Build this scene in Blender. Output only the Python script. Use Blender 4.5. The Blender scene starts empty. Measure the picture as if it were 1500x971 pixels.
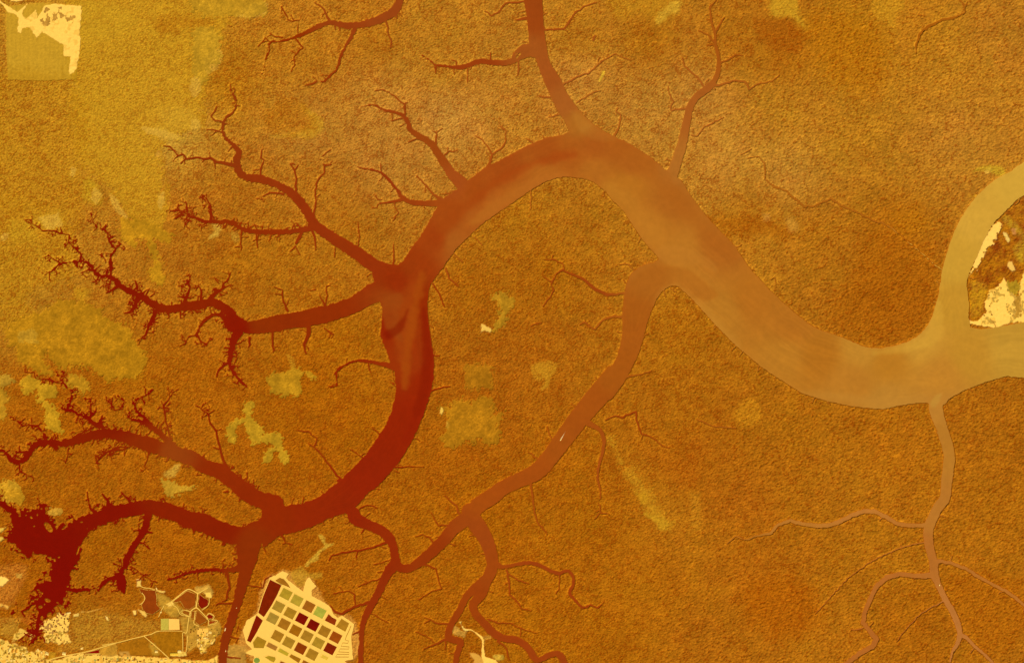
import bpy, bmesh, math, random
import numpy as np

# ------------------------------------------------------------------ units
# plan coordinates are read off the survey picture (1500 x 971 units); one unit is 4 m on the ground
U = 4.0
CX, CY = 750.0, 485.5
S = 3.8833
rng = np.random.default_rng(11)
random.seed(11)
scene = bpy.context.scene
COL = scene.collection

def wx(px): return (px - CX) * U
def wy(py): return (CY - py) * U

def lin(h):
    h = h.lstrip('#')
    c = [int(h[i:i+2], 16) / 255.0 for i in (0, 2, 4)]
    return [v / 12.92 if v <= 0.04045 else ((v + 0.055) / 1.055) ** 2.4 for v in c]

GAIN = 0.80            # picture brightness -> surface colour
def alb(h, g=None):
    return np.array(lin(h)) * (GAIN if g is None else g)

# ------------------------------------------------------------------ traced data
def pts(ox, oy, s, txt):
    out = []
    for t in txt.split('|'):
        v = [float(a) for a in t.split()]
        if len(v) == 2: out.append((ox + v[0] / s, oy + v[1] / s))
        else: out.append((ox + v[0] / s, oy + v[1] / s, v[2] / s))
    return out

CH = []      # (key, points, twiggy)
def ch(key, ox, oy, txt, tw=0, s=S):
    CH.append((key, pts(ox, oy, s, txt), tw))

# --- main river, both banks
RIVER = [(t) for t in [
 (385,801),(403,789),(416,783),(454,772.5),(480,760),(498,753),(516,748),(539.5,721),(553.7,711.8),(580.7,681),(600,652),(611.6,628),
 (621.9,603.6),(632.2,570),(635.5,544),(634.8,518.6),(630.4,490),(627,459),(627,430.6),(632,415),(649,392),(667,366),(687.6,345.6),
 (710.7,325),(744,302),(777.7,278.6),(803.4,264.5),(826.6,259.3),(847,260.6),(867.8,265.8),(883.3,277.3),(896,291.5),(900,296.7),
 (915.5,312),(933.5,340.4),(951.5,363.6),(965.7,380.3),(946.4,386.8),(928.3,397),(918,415),(914.2,435.7),(911.6,464),(911.6,490),
 (905.1,518.6),(900,530),(878,562.4),(860,585),(895,585),(925.7,539.2),(938.6,508.3),(946.3,480),(950.2,466.6),(961.8,438.3),(974.7,422.8),(990,418.5),
 (1003,428),(1023.6,448.6),(1041.6,469.2),(1052,480),(1075,503.2),(1106,530),(1129.2,547),(1157.5,565),(1171.7,574),(1200,584.3),
 (1225.8,590.7),(1264.4,597.2),(1295.3,599),(1321,593.3),(1357,589.4),(1362,594),(1385,592),(1389.3,585.6),(1406,575.3),(1431.8,563.7),(1457.5,556),
 (1476.8,550.8),(1500,553.4),(1620,548),(1620,462),(1500,472),(1457.5,479.5),(1421.5,479.5),(1420,446),(1416.3,417.7),(1420,399.7),
 (1431.8,374),(1439.5,356),(1453.7,330),(1467.8,314.7),(1483.3,299.2),(1500,286.4),(1620,215),(1620,180),(1500,237),(1483.3,250.3),(1457.5,263),
 (1431.8,286.4),(1413.7,309.5),(1398.3,338),(1386.7,371.3),(1379,402),(1375,430.6),(1364.8,464),(1352,485),(1328.8,500.6),(1290,509.6),
 (1264.4,507),(1238.6,495.5),(1200,482.5),(1178,469),(1144.6,440.9),(1121.5,417.7),(1095.7,389.4),(1077.7,362.3),(1054.5,337.9),
 (1028.8,309.5),(1008,281.2),(996.6,263.2),(979.8,254.2),(964.4,240),(943.8,224),(915.5,207.3),(900,201),(870.4,183),(847,159.7),
 (829,134),(821.5,116),(806,92.7),(800.9,69.5),(797,43.8),(794.4,0),(792,-60),(764,-60),(767.4,0),(771.3,20.6),(773.8,43.8),(775,61.8),
 (775,82),(784,85),(790.6,103),(803.4,134),(816.3,162),(834.3,193),(806,200.9),(780.3,209.9),(754.5,222.8),(728.8,237),(712,245),
 (697.9,255.5),(683.7,265.8),(670.8,277.3),(647.6,292.8),(638.6,307),(619.3,340.4),(600,368),(588.4,384.2),(576.8,389.4),(560,390),
 (545,400),(558.8,448.6),(560,464),(557.5,490),(565,511),(570.4,526.4),(576.8,543),(580,565),(576.8,590.7),(565,621.6),(547.2,650),
 (524,678.3),(498.3,702.8),(475,722),(464.8,728.7),(444,736.5),(416,740.3),(395,736),(385,745),(383,770)]]

LAGOON = [(146,757),(145,765),(130,774),(118,787),(117,818),(103,840),(103,856),(97,866),(95,880),(85,886),(66,892),(60,905),(56,925),(48,930),
 (54,905),(56,890),(45,885),(66,868),(50,858),(72,850),(73,836),(79,818),(64,812),(48,810),(44,817),(40,818),(30,808),(28,800),(18,796),(12,790),
 (20,778),(17,765),(14,752),(2,744),(-8,736),(-8,730),(8,737),(16,743),(24,745),(28,755),(40,750),(55,744),(60,738),(68,737),(66,748),(68,760),(78,766),(82,776),(92,777),(112,772)]

# --- western branches
ch('river',300,240,'1060 700 130|960 735 112|860 795 96|760 835 96|640 865 98|540 885 92|420 905 92|320 925 80|240 930 70|180 890 60|120 825 52|50 790 48|0 800 42',0)
ch('river',0,240,'1165 800 50|1080 805 48|980 825 44|900 815 42|820 765 40|740 725 34|680 690 32|630 645 26|560 635 18|530 600 16|510 570 14|460 555 12|400 560 8|340 570 6|290 610 5|240 620 4',1)
ch('creek',300,240,'1085 640 120|980 590 80|880 520 75|780 455 68|680 390 58|620 340 55|580 270 52|520 190 50|460 145 45|390 110 40|320 85 45|250 80 40|205 60 40|185 15 38|185 -30 38|190 -71 34|160 -111 24|115 -151 18|100 -206 18|120 -261 16|160 -291 12|178 -341 12|170 -381 9|150 -411 6|145 -451 5',0)
ch('creek',300,240,'600 368 34|540 380 28|460 388 28|360 390 28|260 385 28|210 370 28|160 340 28|120 330 22|80 335 20|40 330 18|0 330 16|-35 315 14|-90 300 11|-135 290 9|-165 310 5',1)
ch('creek',190,380,'960 600 60|930 600 110|880 570 80|840 520 55|800 500 40|740 495 25|680 530 25|640 570 25|610 630 22|590 670 20|520 690 16|490 750 8|430 775 5',1,6.07)
ch('creek',300,480,'195 0 70|185 30 60|160 90 40|145 160 30|140 200 20|160 250 16|200 300 12|255 350 6',1)
ch('river',300,480,'400 1000 100|280 965 95|170 880 90|80 815 85|0 790 80|-75 740 80|-115 730 80|-215 695 75|-315 665 80|-425 630 70|-515 605 55|-585 600 55|-665 620 50|-745 645 45|-825 660 36|-905 650 36|-965 670 34|-1005 720 30|-1045 760 26|-1095 755 30|-1125 720 20|-1165 695 16|-1250 680 12',1)
ch('river',300,721,'440 150 120|360 190 115|300 220 110|200 250 105|110 225 105|40 195 105|0 175 108|-105 150 95|-205 105 90|-325 85 80|-425 95 75|-515 120 80|-605 150 85|-695 190 95|-740 240 130',1)
# lower left: side channels
ch('creek',300,721,'270 260 110|265 350 80|240 430 75|210 530 62|185 620 55|150 730 50|115 840 48|100 971 45|90 1200 42',0)
ch('creek',300,721,'200 300 50|225 400 60|160 440 30|60 440 20|0 440 20|-85 455 18|-165 485 14|-205 495 12',1)
ch('creek',0,721,'850 90 60|830 180 40|800 250 36|750 320 36|720 390 32|690 460 36|690 510 50|700 560 30',1)
ch('creek',300,721,'840 110 70|860 150 75|930 185 60|1000 215 58|1050 260 58|1075 320 45|1085 390 50|1075 420 50',0)
ch('creek',300,721,'1085 395 50|1070 420 58|1040 460 55|1005 530 48|960 620 40|920 690 35|895 770 30|890 850 30|885 971 30|880 1200 30',0)
ch('creek',600,480,'1165 280 130|1060 400 122|960 520 112|870 640 102|780 760 95|720 820 95|640 860 85|540 905 82|480 951 90|390 1011 90|340 1071 88|260 1131 75|190 1211 65|120 1281 62|50 1336 55|0 1366 45|-30 1370 45|-65 1355 50|-90 1340 50',0)
# upper left river
ch('creek',300,0,'1125 -200 40|1115 -60 40|1110 0 42|1080 60 50|1020 100 48|940 130 42|870 145 36|790 145 34|710 130 24|640 155 26|580 185 24|510 215 16|440 235 10|370 243 8|365 290 6|345 340 5|335 400 5|315 440 4',0)
ch('creek',300,0,'855 165 26|825 225 20|795 275 14|770 330 12|750 400 12|710 435 12|680 465 9|630 470 5|560 490 3',0)
ch('creek',300,240,'860 10 4|890 25 6|950 35 8|1000 50 10|1050 95 14|1095 150 18|1120 190 22|1165 215 26|1225 225 28|1295 225 32|1355 220 42',0)
ch('creek',300,0,'890 608 5|960 597 8|1010 622 10|1080 640 14|1130 660 20|1160 710 26|1165 735 28|1225 780 34|1285 815 38|1325 870 42|1365 930 48|1400 985 55|1415 1000 58|1465 1050 75|1505 1080 70',0)
ch('creek',600,0,'690 290 60|640 312 46|590 345 32|530 360 32|450 355 30|390 350 28|330 375 26|280 385 24|220 380 14|150 370 9|115 345 6|65 310 4',0)
ch('creek',600,0,'680 270 40|650 275 40|610 292 16|585 325 10',0)
ch('creek',900,0,'320 1010 70|340 960 60|380 840 54|410 700 44|430 610 40|470 550 38|530 505 40|570 460 28|590 400 24|595 340 20|575 250 16|572 190 14|555 140 10|548 80 9|545 40 8|575 10 5|585 -30 4',0)
# south centre
ch('creek',600,721,'345 110 100|360 150 96|400 210 90|440 280 80|465 360 72|470 420 65|440 490 65|390 535 60|325 590 40|295 650 38|255 720 38|225 780 36|225 830 40|290 850 38|275 900 34|262 971 30|255 1200 30',0)
ch('creek',600,721,'440 490 60|430 530 52|410 580 50|365 630 50|370 680 44|420 740 44|480 800 44|540 830 40|610 840 40|670 880 40|710 940 40|740 952 30|800 922 34|850 920 34|880 971 40|930 1150 40',0)
ch('creek',600,721,'480 400 50|530 425 22|600 410 20|680 400 20|740 415 20|800 445 20|850 460 20|900 445 16|930 480 16|930 530 16|910 570 16|940 610 14|985 655 14|1030 640 9|1070 655 8|1105 620 5',0)
ch('creek',600,480,'1000 530 46|1025 548 34|1080 580 22|1105 630 20|1100 700 18|1075 790 14|1070 860 12|1085 920 8|1085 971 6',0)
# south east
ch('creek',1200,480,'670 380 90|668 420 82|665 470 80|695 560 65|720 640 65|740 720 65|735 800 65|725 880 62|715 971 60|680 1016 58|640 1096 58|620 1166 55|630 1256 50|650 1326 48|655 1396 50|680 1466 35|720 1546 34|760 1616 34|790 1686 34|800 1736 30|790 1790 26|760 1840 16|745 1900 8',0)
ch('creek',1200,721,'800 800 24|840 830 20|880 870 18|940 920 16|990 971 16|1080 1080 14',0)
ch('creek',1200,721,'630 180 28|590 187 24|530 190 24|450 180 24|380 140 24|320 110 24|260 105 26|190 130 24|120 165 24|60 185 24|0 190 24|-85 180 22|-165 160 20|-235 185 17|-275 230 14|-345 245 10|-415 270 7|-475 250 7|-525 290 5',0)
ch('creek',1200,721,'660 465 34|620 472 34|560 475 26|460 465 26|390 480 28|330 530 28|290 610 26|260 680 24|250 740 24|290 790 26|325 830 30|310 870 30|240 910 28|160 971 26|60 1040 26',0)
ch('creek',1200,721,'655 390 28|700 393 20|740 400 18|830 430 18|900 475 18|980 520 18|1060 560 18|1120 600 18|1165 640 16|1300 740 16',0)
# north east and east
ch('creek',900,240,'855 0 4|860 90 5|900 125 7|980 155 8|1040 210 9|1080 245 10|1130 245 9|1165 225 9|1235 200 9|1285 235 9|1385 280 8|1465 320 7|1555 350 6|1635 410 5|1725 490 4|1855 600 5',0)
ch('creek',1200,0,'780 -20 4|820 30 5|830 70 5|780 100 9|700 115 12|620 150 14|570 200 13|552 260 8|550 310 4',0)
# central small ones that are wide enough to be channels
ch('creek',300,480,'1090 230 44|1060 218 36|1000 205 22|920 190 16|850 190 14|790 215 12|750 250 12|750 300 8|750 330 7|700 335 4',0)
ch('creek',600,240,'760 810 4|790 770 5|820 720 6|805 685 7|835 625 8|870 605 9|930 630 12|1000 665 15|1060 715 17|1120 742 17|1165 745 13|1225 735 13',0)
ch('creek',0,240,'625 650 18|630 600 16|630 520 14|655 490 10|625 450 9|610 400 8|595 375 9|560 365 6|530 335 5|515 280 4',1)
ch('creek',0,540,'900 520 40|860 500 44|790 450 30|700 400 26|640 370 18|590 365 30|620 310 20|635 250 18|610 190 14|570 130 16|540 90 12|515 60 8|500 20 5',1,6.07)
ch('creek',140,560,'690 570 60|660 540 66|590 470 50|520 410 46|450 350 40|430 310 30|370 260 22|345 200 20|335 180 20|390 140 10|470 100 8|500 65 5',1,6.07)
ch('creek',140,560,'440 345 30|370 340 22|310 330 20|270 270 16|245 220 12|245 150 6|200 120 5',1,6.07)
ch('creek',0,540,'420 640 30|405 610 24|380 570 16|340 510 20|270 500 12|200 500 10|150 460 8|110 455 4',1,6.07)
ch('creek',0,840,'560 300 130|520 370 90|470 420 70|420 480 40|415 560 36|400 640 36|390 690 30|310 770 16',1,7.41)
ch('creek',0,840,'540 220 60|480 260 50|380 320 40|280 380 16|130 430 8',1,7.41)

# twigs: narrow creeks that belong to the channel they run into
TW = {
 (300,0):'370 240 6|345 220 5|305 265 5 ; 440 215 6|400 210 5|370 190 4 ; 710 120 14|690 90 8|680 60 7|650 30 6|620 15 4 ; 515 220 8|555 270 6|510 320 5|512 370 4|490 410 3 ; 1030 110 7|1045 200 6|1060 240 6|1055 270 4 ; 470 100 5|455 70 6|435 40 5 ; 470 110 4|500 125 4|540 115 3 ; 530 190 5|530 140 4 ; 1090 80 6|1090 105 3 ; 740 150 10|742 170 4 ; 765 150 10|768 175 4 ; 120 705 10|80 690 8|50 680 6|40 660 6|55 630 8|65 610 5 ; 95 755 8|50 740 6|10 740 4 ; 60 750 5|40 770 4 ; 150 840 8|170 825 6|200 825 4 ; 180 945 24|110 930 18|60 920 14|30 900 12|0 905 10|-45 895 9|-105 905 10|-120 880 9|-155 885 7|-175 860 6|-200 835 6|-235 830 4 ; -110 905 7|-135 930 5 ; -115 885 5|-135 870 3 ; -155 890 6|-180 915 4 ; 325 850 4|320 900 7|335 910 5|318 960 9|315 1010 10|335 1040 20 ; 675 938 6|715 938 3 ; 670 890 3|690 870 3|715 855 3 ; 510 935 6|490 930 4 ; 1140 650 10|1138 600 7|1100 565 6|1060 535 5|1015 510 4|970 520 3 ; 1060 688 4|1120 672 6 ; 175 600 7|195 600 4 ; 30 900 6|25 870 4 ; 110 930 7|115 905 4 ; 150 940 7|150 915 4 ; 55 920 6|60 960 3',
 (300,240):'485 0 6|510 35 8|518 80 8|520 110 9|515 175 14 ; 530 10 5|510 35 7 ; 680 5 6|678 50 6|640 95 7|628 150 6|632 200 7|620 290 9 ; 720 5 4|685 12 5 ; 632 190 5|655 178 3 ; 330 185 5|370 165 7|430 168 9|450 175 10 ; 320 190 4|335 215 3 ; 995 225 7|1060 218 12|1120 205 18 ; 985 205 4|970 185 4 ; 985 230 5|975 250 4|950 250 3 ; 1000 0 4|1002 45 5 ; 1080 225 6|1082 250 4|1100 280 3|1070 325 3 ; 870 475 5|880 400 4|870 330 3 ; 1072 585 9|1075 520 6|1075 460 4 ; 520 450 14|540 415 18|555 385 12 ; 515 470 8|485 500 4 ; 520 480 5|540 520 4 ; 610 380 14|625 420 9|628 450 8|625 490 4 ; 740 480 5|738 530 3 ; 205 490 6|205 420 6|210 380 12 ; 300 475 6|295 420 8|295 390 8 ; 275 440 4|295 430 4 ; 35 330 16|35 290 14|30 240 8|10 200 6|-20 175 5 ; 470 835 14|455 800 9|440 760 9|440 720 7|400 700 4 ; 440 745 5|400 740 4 ; 685 810 16|670 780 7|650 740 4 ; 685 800 8|695 750 6|690 700 5|715 690 3 ; 630 715 4|600 720 4 ; 590 930 26|590 970 22|565 1030 13|575 1080 6 ; 385 960 14|385 1015 10|392 1060 7 ; 255 990 14|250 1045 6 ; 680 935 6|720 970 5 ; 30 775 22|60 740 16|100 710 10|110 680 7|135 650 5|145 620 4 ; 100 710 8|150 685 5 ; 80 680 5|55 650 4',
 (600,240):'185 205 18|135 175 8|95 125 6|65 90 5|40 70 3 ; 205 595 7|225 650 6|275 700 5 ; 130 680 7|170 740 6|195 810 4 ; 805 670 5|760 645 4 ; 880 600 5|870 570 5|815 540 5|770 550 3 ; 970 915 6|1000 905 7|1050 940 7|1100 890 9|1165 870 12|1225 872 14 ; 750 905 4|690 920 3 ; 250 510 4|300 560 3 ; 690 155 4|690 260 3 ; 370 420 4|410 460 3',
 (600,0):'150 815 12|148 790 8|155 760 6|130 745 4 ; 155 755 4|185 730 3 ; 195 885 9|225 862 6|265 860 4 ; -5 810 6|40 790 6 ; 445 955 24|455 930 14|470 880 8|440 830 5|410 795 5|375 775 4 ; 475 875 7|530 840 7|545 800 5|548 745 4|510 720 3 ; 700 812 6|665 790 4 ; 150 375 8|150 420 5 ; 265 370 7|265 355 5|235 340 4 ; 665 105 18|605 115 6 ; 618 345 8|615 430 5 ; 330 390 5|330 470 3 ; 460 345 7|460 300 4 ; 655 10 9|600 15 8|545 20 8|500 75 7|465 90 6|430 65 4 ; 760 170 10|820 167 9|880 165 9|910 120 8|945 70 7|1000 35 6|1060 15 4 ; 860 492 8|900 468 7|950 440 7|1030 410 6|1090 350 5|1165 310 4|1215 330 4|1255 345 3 ; 950 585 5|1040 530 5|1080 518 3 ; 800 555 10|740 550 5 ; 850 655 6|790 665 4 ; 1045 228 12|1052 205 9',
 (900,0):'575 180 10|600 140 8|625 100 4 ; 565 240 9|530 200 6|480 175 4 ; 600 362 10|650 340 6|690 315 6|730 318 3 ; 555 492 14|620 480 9|690 460 9|745 468 8|765 510 6|820 480 5|900 460 4|940 430 3 ; 520 505 10|470 440 8|400 375 7|385 330 4 ; 425 620 12|370 622 8|325 628 7|320 605 6|335 580 5|310 530 4|305 490 3 ; 440 770 4|470 775 4|510 725 5|560 700 5|620 670 4 ; -5 785 12|25 730 7|38 655 6|10 635 5|20 615 3 ; 720 880 4|780 850 3 ; 760 900 4|820 890 4|855 930 5|855 970 4',
 (900,240):'110 605 5|75 570 4|30 575 3 ; 890 660 3|910 650 3|920 690 3',
 (300,480):'755 870 12|765 855 10|730 810 9|680 740 7|625 680 7|635 625 5|590 590 5|530 585 4 ; 625 680 4|590 660 3 ; 1080 795 8|1165 790 4|1240 790 3 ; 1000 610 6|950 565 3 ; 900 740 6|830 690 3 ; 740 262 10|750 250 8 ; 930 205 7|935 235 6|945 255 4 ; 15 485 6|30 540 9|65 590 8|80 660 10|100 740 12|130 805 16 ; 85 690 10|50 680 5 ; 15 490 4|50 470 3 ; 65 585 4|90 575 3 ; 240 825 6|240 850 6|230 880 6 ; 295 920 5|305 895 3 ; 130 930 12|110 930 6 ; 680 5 5|730 35 4 ; 140 200 14|110 210 12|80 240 10|65 280 5 ; 30 500 3|10 480 3',
 (600,480):'125 358 8|190 340 5|230 335 3 ; 135 155 7|170 160 4 ; 820 645 7|790 595 5|785 560 3 ; 735 750 7|680 710 4 ; 960 465 6|920 430 3 ; 690 890 11|697 940 9|702 971 8|715 1071 7|730 1111 6|785 1171 4',
 (900,480):'70 280 12|110 270 7|150 265 5|210 245 4 ; -50 525 5|0 500 7|50 510 8|80 490 8|120 480 9|130 540 8|155 605 7|220 625 5|260 665 4|310 685 3 ; 470 520 4|560 560 3|690 570 3',
 (300,721):'1045 280 14|960 310 9|870 330 8|780 345 7|720 360 5|705 385 4 ; 870 335 6|860 375 4 ; 905 210 8|890 235 4 ; 830 105 10|870 100 6|920 70 6|980 85 5 ; 940 625 18|900 635 13|850 650 12|780 690 14|740 680 12|715 645 8 ; 855 640 6|850 580 5|810 560 4|730 575 3 ; 890 790 10|840 805 6 ; 435 245 12|460 285 5|500 300 4 ; 235 525 8|255 530 5|330 540 6|345 490 8|380 475 7 ; 1010 485 8|980 495 5|930 510 4|870 535 3 ; 425 70 6|425 35 3 ; 555 60 6|560 25 3 ; 240 200 6|245 180 3 ; 335 315 6|350 335 3 ; 130 430 14|130 470 14|140 540 12|120 610 8|100 620 6 ; 160 630 10|90 630 7|60 640 4 ; 1060 380 5|1000 400 4|960 410 3 ; 950 690 4|1040 740 3 ; 150 820 8|190 830 4 ; 130 935 9|200 940 5 ; 180 800 4|190 760 3',
 (600,721):'550 440 9|565 500 9|570 580 7|610 620 6|640 660 5|690 675 3 ; 560 460 7|620 500 6|680 520 4 ; 855 465 7|850 500 4|850 550 4|830 575 3 ; 445 720 7|500 740 6|580 745 4|630 770 5|720 800 3 ; 630 770 4|630 820 3 ; 280 120 11|265 75 7|235 50 6|200 15 4 ; 220 186 9|165 188 7|150 165 6|125 120 3 ; 145 295 9|110 255 6|75 238 5|35 245 4 ; 210 285 6|260 300 4 ; 80 402 9|120 420 8|150 435 7|160 480 6|180 545 5|110 570 4|50 610 3 ; 225 748 10|150 745 7|125 725 4|80 710 3 ; 220 835 16|195 840 13|150 860 8|80 890 4 ; 140 855 4|90 815 3|40 795 3 ; 205 850 7|200 890 4 ; 500 845 10|545 880 7|560 930 6|570 950 4 ; 440 350 8|410 350 4 ; 340 250 3|380 240 5 ; 1085 70 4|1085 115 5|1140 120 4 ; 1085 115 4|1050 150 3',
 (1200,721):'600 283 10|585 285 8|480 310 7|380 350 6|280 400 5|160 490 4|60 600 4|-20 690 3 ; 705 618 9|650 645 6|580 690 6|500 770 5|440 850 4 ; 250 770 7|180 785 4',
 (0,240):'660 470 6|690 455 3 ; 460 560 11|460 510 9|430 485 8|445 465 5 ; 430 485 6|410 470 4|390 440 5|390 405 6|340 395 7|310 380 8|240 380 5|200 350 3|140 320 3 ; 410 445 4|440 430 3 ; 345 570 5|310 545 5|275 520 6 ; 560 640 10|550 665 6|530 675 4 ; 520 600 8|500 605 6|460 620 3 ; 680 690 24|640 715 12|605 735 8 ; 640 715 6|645 740 4 ; 780 765 24|770 810 20|740 840 12|710 850 6 ; 1080 305 8|1065 260 6|1060 220 4 ; 1030 290 5|1020 265 4|970 270 3 ; 1075 315 8|1050 350 5 ; 780 700 12|770 665 6 ; 740 700 8|735 685 5 ; 830 745 8|850 710 5 ; 615 685 6|590 680 4 ; 280 615 5|280 660 3 ; 600 560 4|580 510 3',
}
TW2 = {
 (190,380,6.07):'240 450 34|200 530 36|170 590 24|140 670 12|70 720 6 ; 200 560 14|250 560 6 ; 170 590 8|150 540 5 ; 340 460 24|345 510 10|330 530 4 ; 450 470 18|450 520 6 ; 490 390 44|495 360 30|520 300 20|535 240 12|520 190 6|540 180 4 ; 510 260 8|460 235 6|430 240 4 ; 500 350 20|480 340 14|430 330 6 ; 635 360 24|630 280 14|620 240 8|600 235 5 ; 640 265 6|665 270 4 ; 705 370 36|710 345 22|740 310 16|820 260 12|830 215 8|870 195 6|885 150 5|875 110 3 ; 750 295 8|750 265 4 ; 820 260 8|890 230 5 ; 790 190 4|760 170 3 ; 60 260 22|60 210 8|45 190 5 ; 110 305 14|160 265 4 ; 185 330 12|215 300 4 ; 80 350 34|60 380 22|40 420 20|10 450 10 ; 600 670 16|630 730 12|690 755 5 ; 860 930 16|800 960 8',
 (0,540,6.07):'900 520 24|895 490 18|890 460 16|910 440 8 ; 560 130 10|530 120 8|480 110 8|440 95 10|370 95 7|310 70 6|300 35 6|220 30 4 ; 545 80 6|575 60 3 ; 590 360 10|540 345 6 ; 795 440 22|805 400 14|808 360 10|800 290 6|815 250 5 ; 805 420 16|830 395 14|850 380 10|855 340 4 ; 700 410 12|690 430 10|670 460 5 ; 280 490 5|280 440 4 ; 235 740 26|210 740 20|170 740 14|140 740 8 ; 170 730 8|170 680 5 ; 280 700 14|265 650 8 ; 490 640 10|485 580 6 ; 612 700 10|590 800 7|580 840 5 ; 630 640 26|680 590 16|770 550 12|830 520 16 ; 165 830 14|170 870 12|175 910 12|240 940 5|290 960 3 ; 490 690 10|490 720 6 ; 850 840 8|900 780 8|970 735 10|1040 700 14|1100 690 14|1115 690 10 ; 735 440 10|700 460 6|720 490 4',
 (140,560,6.07):'240 235 10|170 240 8|140 200 12|150 130 6 ; 140 200 6|110 170 4 ; 345 190 10|320 150 5 ; 200 210 6|220 230 4 ; 680 550 24|665 510 12|650 440 12|620 330 10|605 210 14|640 160 8|690 85 5|730 65 3 ; 605 210 8|580 160 4 ; 795 620 8|790 600 5|800 570 4 ; 55 400 18|50 370 16|45 320 18|60 290 5 ; 280 580 16|250 592 12|190 600 14|100 620 14|40 660 10|0 720 7 ; 255 590 7|255 650 4 ; 135 620 8|135 690 5 ; 470 630 9|435 750 5|470 770 3 ; 900 820 12|935 825 6 ; 890 205 4|970 260 5|1000 280 6 ; 430 500 6|440 490 4',
 (0,721,S):'680 485 24|640 488 20|620 490 20|580 520 22|560 560 8 ; 710 440 16|745 420 6 ; 745 420 5|800 460 4|860 500 4|890 510 3 ; 795 285 12|820 295 7|850 320 5 ; 830 222 14|860 228 6 ; 1095 180 22|1095 200 16|1105 235 6 ; 640 90 34|620 75 24|610 45 14|580 10 6 ; 740 60 18|730 40 12|700 10 8|690 0 6 ; 540 110 20|515 95 10|505 60 6|495 0 4 ; 450 180 18|430 160 8|400 120 5 ; 370 540 34|440 560 18|500 550 8|540 545 8|560 555 8 ; 530 130 14|500 160 8|470 165 5 ; 920 50 8|905 30 4',
 (240,280,6.07):'410 280 16|412 240 14|415 200 16|425 160 8|400 130 6|370 90 6|350 70 10|330 55 5 ; 380 70 4|380 30 3 ; 415 200 8|390 180 4 ; 330 350 5|335 310 6|370 275 8 ; 240 230 12|205 180 8|200 120 5|195 90 3 ; 160 205 8|150 170 5|60 180 3 ; 210 250 8|190 290 7|175 330 5 ; 130 215 6|95 245 4 ; 200 180 5|240 170 3',
 (0,840,7.41):'395 610 14|380 620 12|300 650 10|200 720 14 ; 430 660 10|470 700 6|490 740 4',
}
for (ox, oy), t in TW.items():
    for seg in t.split(';'):
        CH.append(('twig', pts(ox, oy, S, seg), 1 if ox < 300 else 0))
for (ox, oy, s), t in TW2.items():
    for seg in t.split(';'):
        CH.append(('twig', pts(ox, oy, s, seg), 1))

ISLANDS = [  # (centre x, y, rx, ry, angle deg) clumps of mangrove standing in the lagoon
 (71,772,4,9,-38),(46,758,1.3,2.6,-50),(54.5,754,1.2,2.8,10),(60.5,745,1.2,1.2,0),(114,806,1.3,5,15),(49.7,770,1.1,1.1,0),(86,815.5,1.3,1.2,0),
 (28.5,755.5,2,1.6,0),(12.5,752,2,1.3,-30),(38,754.5,1.2,1,0),(71,845.5,1.2,1.2,0),(80,821,1.3,1.2,0),(74,833.5,2.5,1.2,0),(69,878.5,4.5,2.6,25),
 (59,888,3,2.6,0),(65,885,1.3,1.2,0),(99,859,1.6,1.2,0),(119,764.5,2,1.4,0),(127.5,774,1,1,0),(94,877,2.2,3,0),(84,882,1.4,1,0),
 (759,82,1.6,5.5,40),(344.5,842,4,4,0),(318,465.5,6,1.6,0),(183,835,2,3,0),(186,842,2,2,0),(188,831,2,2,0)]

def P(ox, oy, s, t): return pts(ox, oy, s, t)
# vegetation and soil patches: (outline, edge softness, colour, strength, kind)
SAND, GRASS, FIELD, TINT = 1, 2, 3, 0
PATCH = []
def patch(poly, soft, col, st, kind, rough=1.5): PATCH.append((poly, soft, col, st, kind, rough))
# tonal vegetation zones (kinds of scrub and wood)
patch([(110,-60),(345,-60),(335,40),(318,70),(302,115),(296,178),(275,192),(240,210),(237,250),(246,300),(240,340),(190,320),(150,262),(112,232),(104,120)],5,'#C0921F',.8,TINT,9)
patch([(-60,119),(112,119),(125,250),(110,330),(40,310),(-60,300)],12,'#B98818',.5,TINT,8)
patch([(110,0),(190,20),(185,45),(150,60),(118,60)],10,'#C49A24',.7,TINT,4)
patch([(228,24),(300,24),(312,38),(240,46),(225,40)],8,'#A8680E',.45,TINT,5)
patch(P(300,0,S,'540 600|600 620|660 680|670 740|600 790|480 775|400 785|380 775|520 750|600 700'),5,'#C39A2A',.75,TINT,3)
patch(P(300,0,S,'400 580|540 580|640 680|600 770|420 760|330 700'),10,'#B27412',.6,TINT,4)
patch([(0,300),(60,300),(105,335),(110,400),(60,420),(40,440),(70,480),(0,480)],12,'#B98818',.6,TINT,10)
patch(P(0,240,S,'480 100|540 90|580 200|560 240|480 200'),5,'#C09A20',.7,TINT,3)
patch(P(0,240,S,'50 330|160 330|210 420|120 450|60 430'),6,'#BE9420',.6,TINT,4)
patch(P(0,240,S,'180 300|330 260|370 330|300 370|200 350'),6,'#BE9322',.6,TINT,4)
patch(P(0,240,S,'420 690|520 720|480 800|420 760'),5,'#BF8E1C',.7,TINT,3)
patch([(885,-40),(1000,-40),(990,20),(965,36),(940,20),(905,30)],10,'#BC8A1E',.55,TINT,5)
patch(P(900,0,S,'290 40|340 0|380 20|360 70|310 80|260 140|230 120'),4,'#C99F30',.8,TINT,3)
patch(P(900,0,S,'890 -60|880 80|920 110|1000 105|1060 165|1100 160|1060 80|1010 -60'),5,'#C29524',.85,TINT,4)
patch([(1100,30),(1125,26),(1157,27),(1172,40),(1180,56),(1172,72),(1150,80),(1120,64)],7,'#9C580E',.7,TINT,6)
patch([(1180,30),(1230,20),(1300,60),(1280,140),(1220,120),(1190,80)],18,'#AE6E0E',.6,TINT,6)
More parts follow.
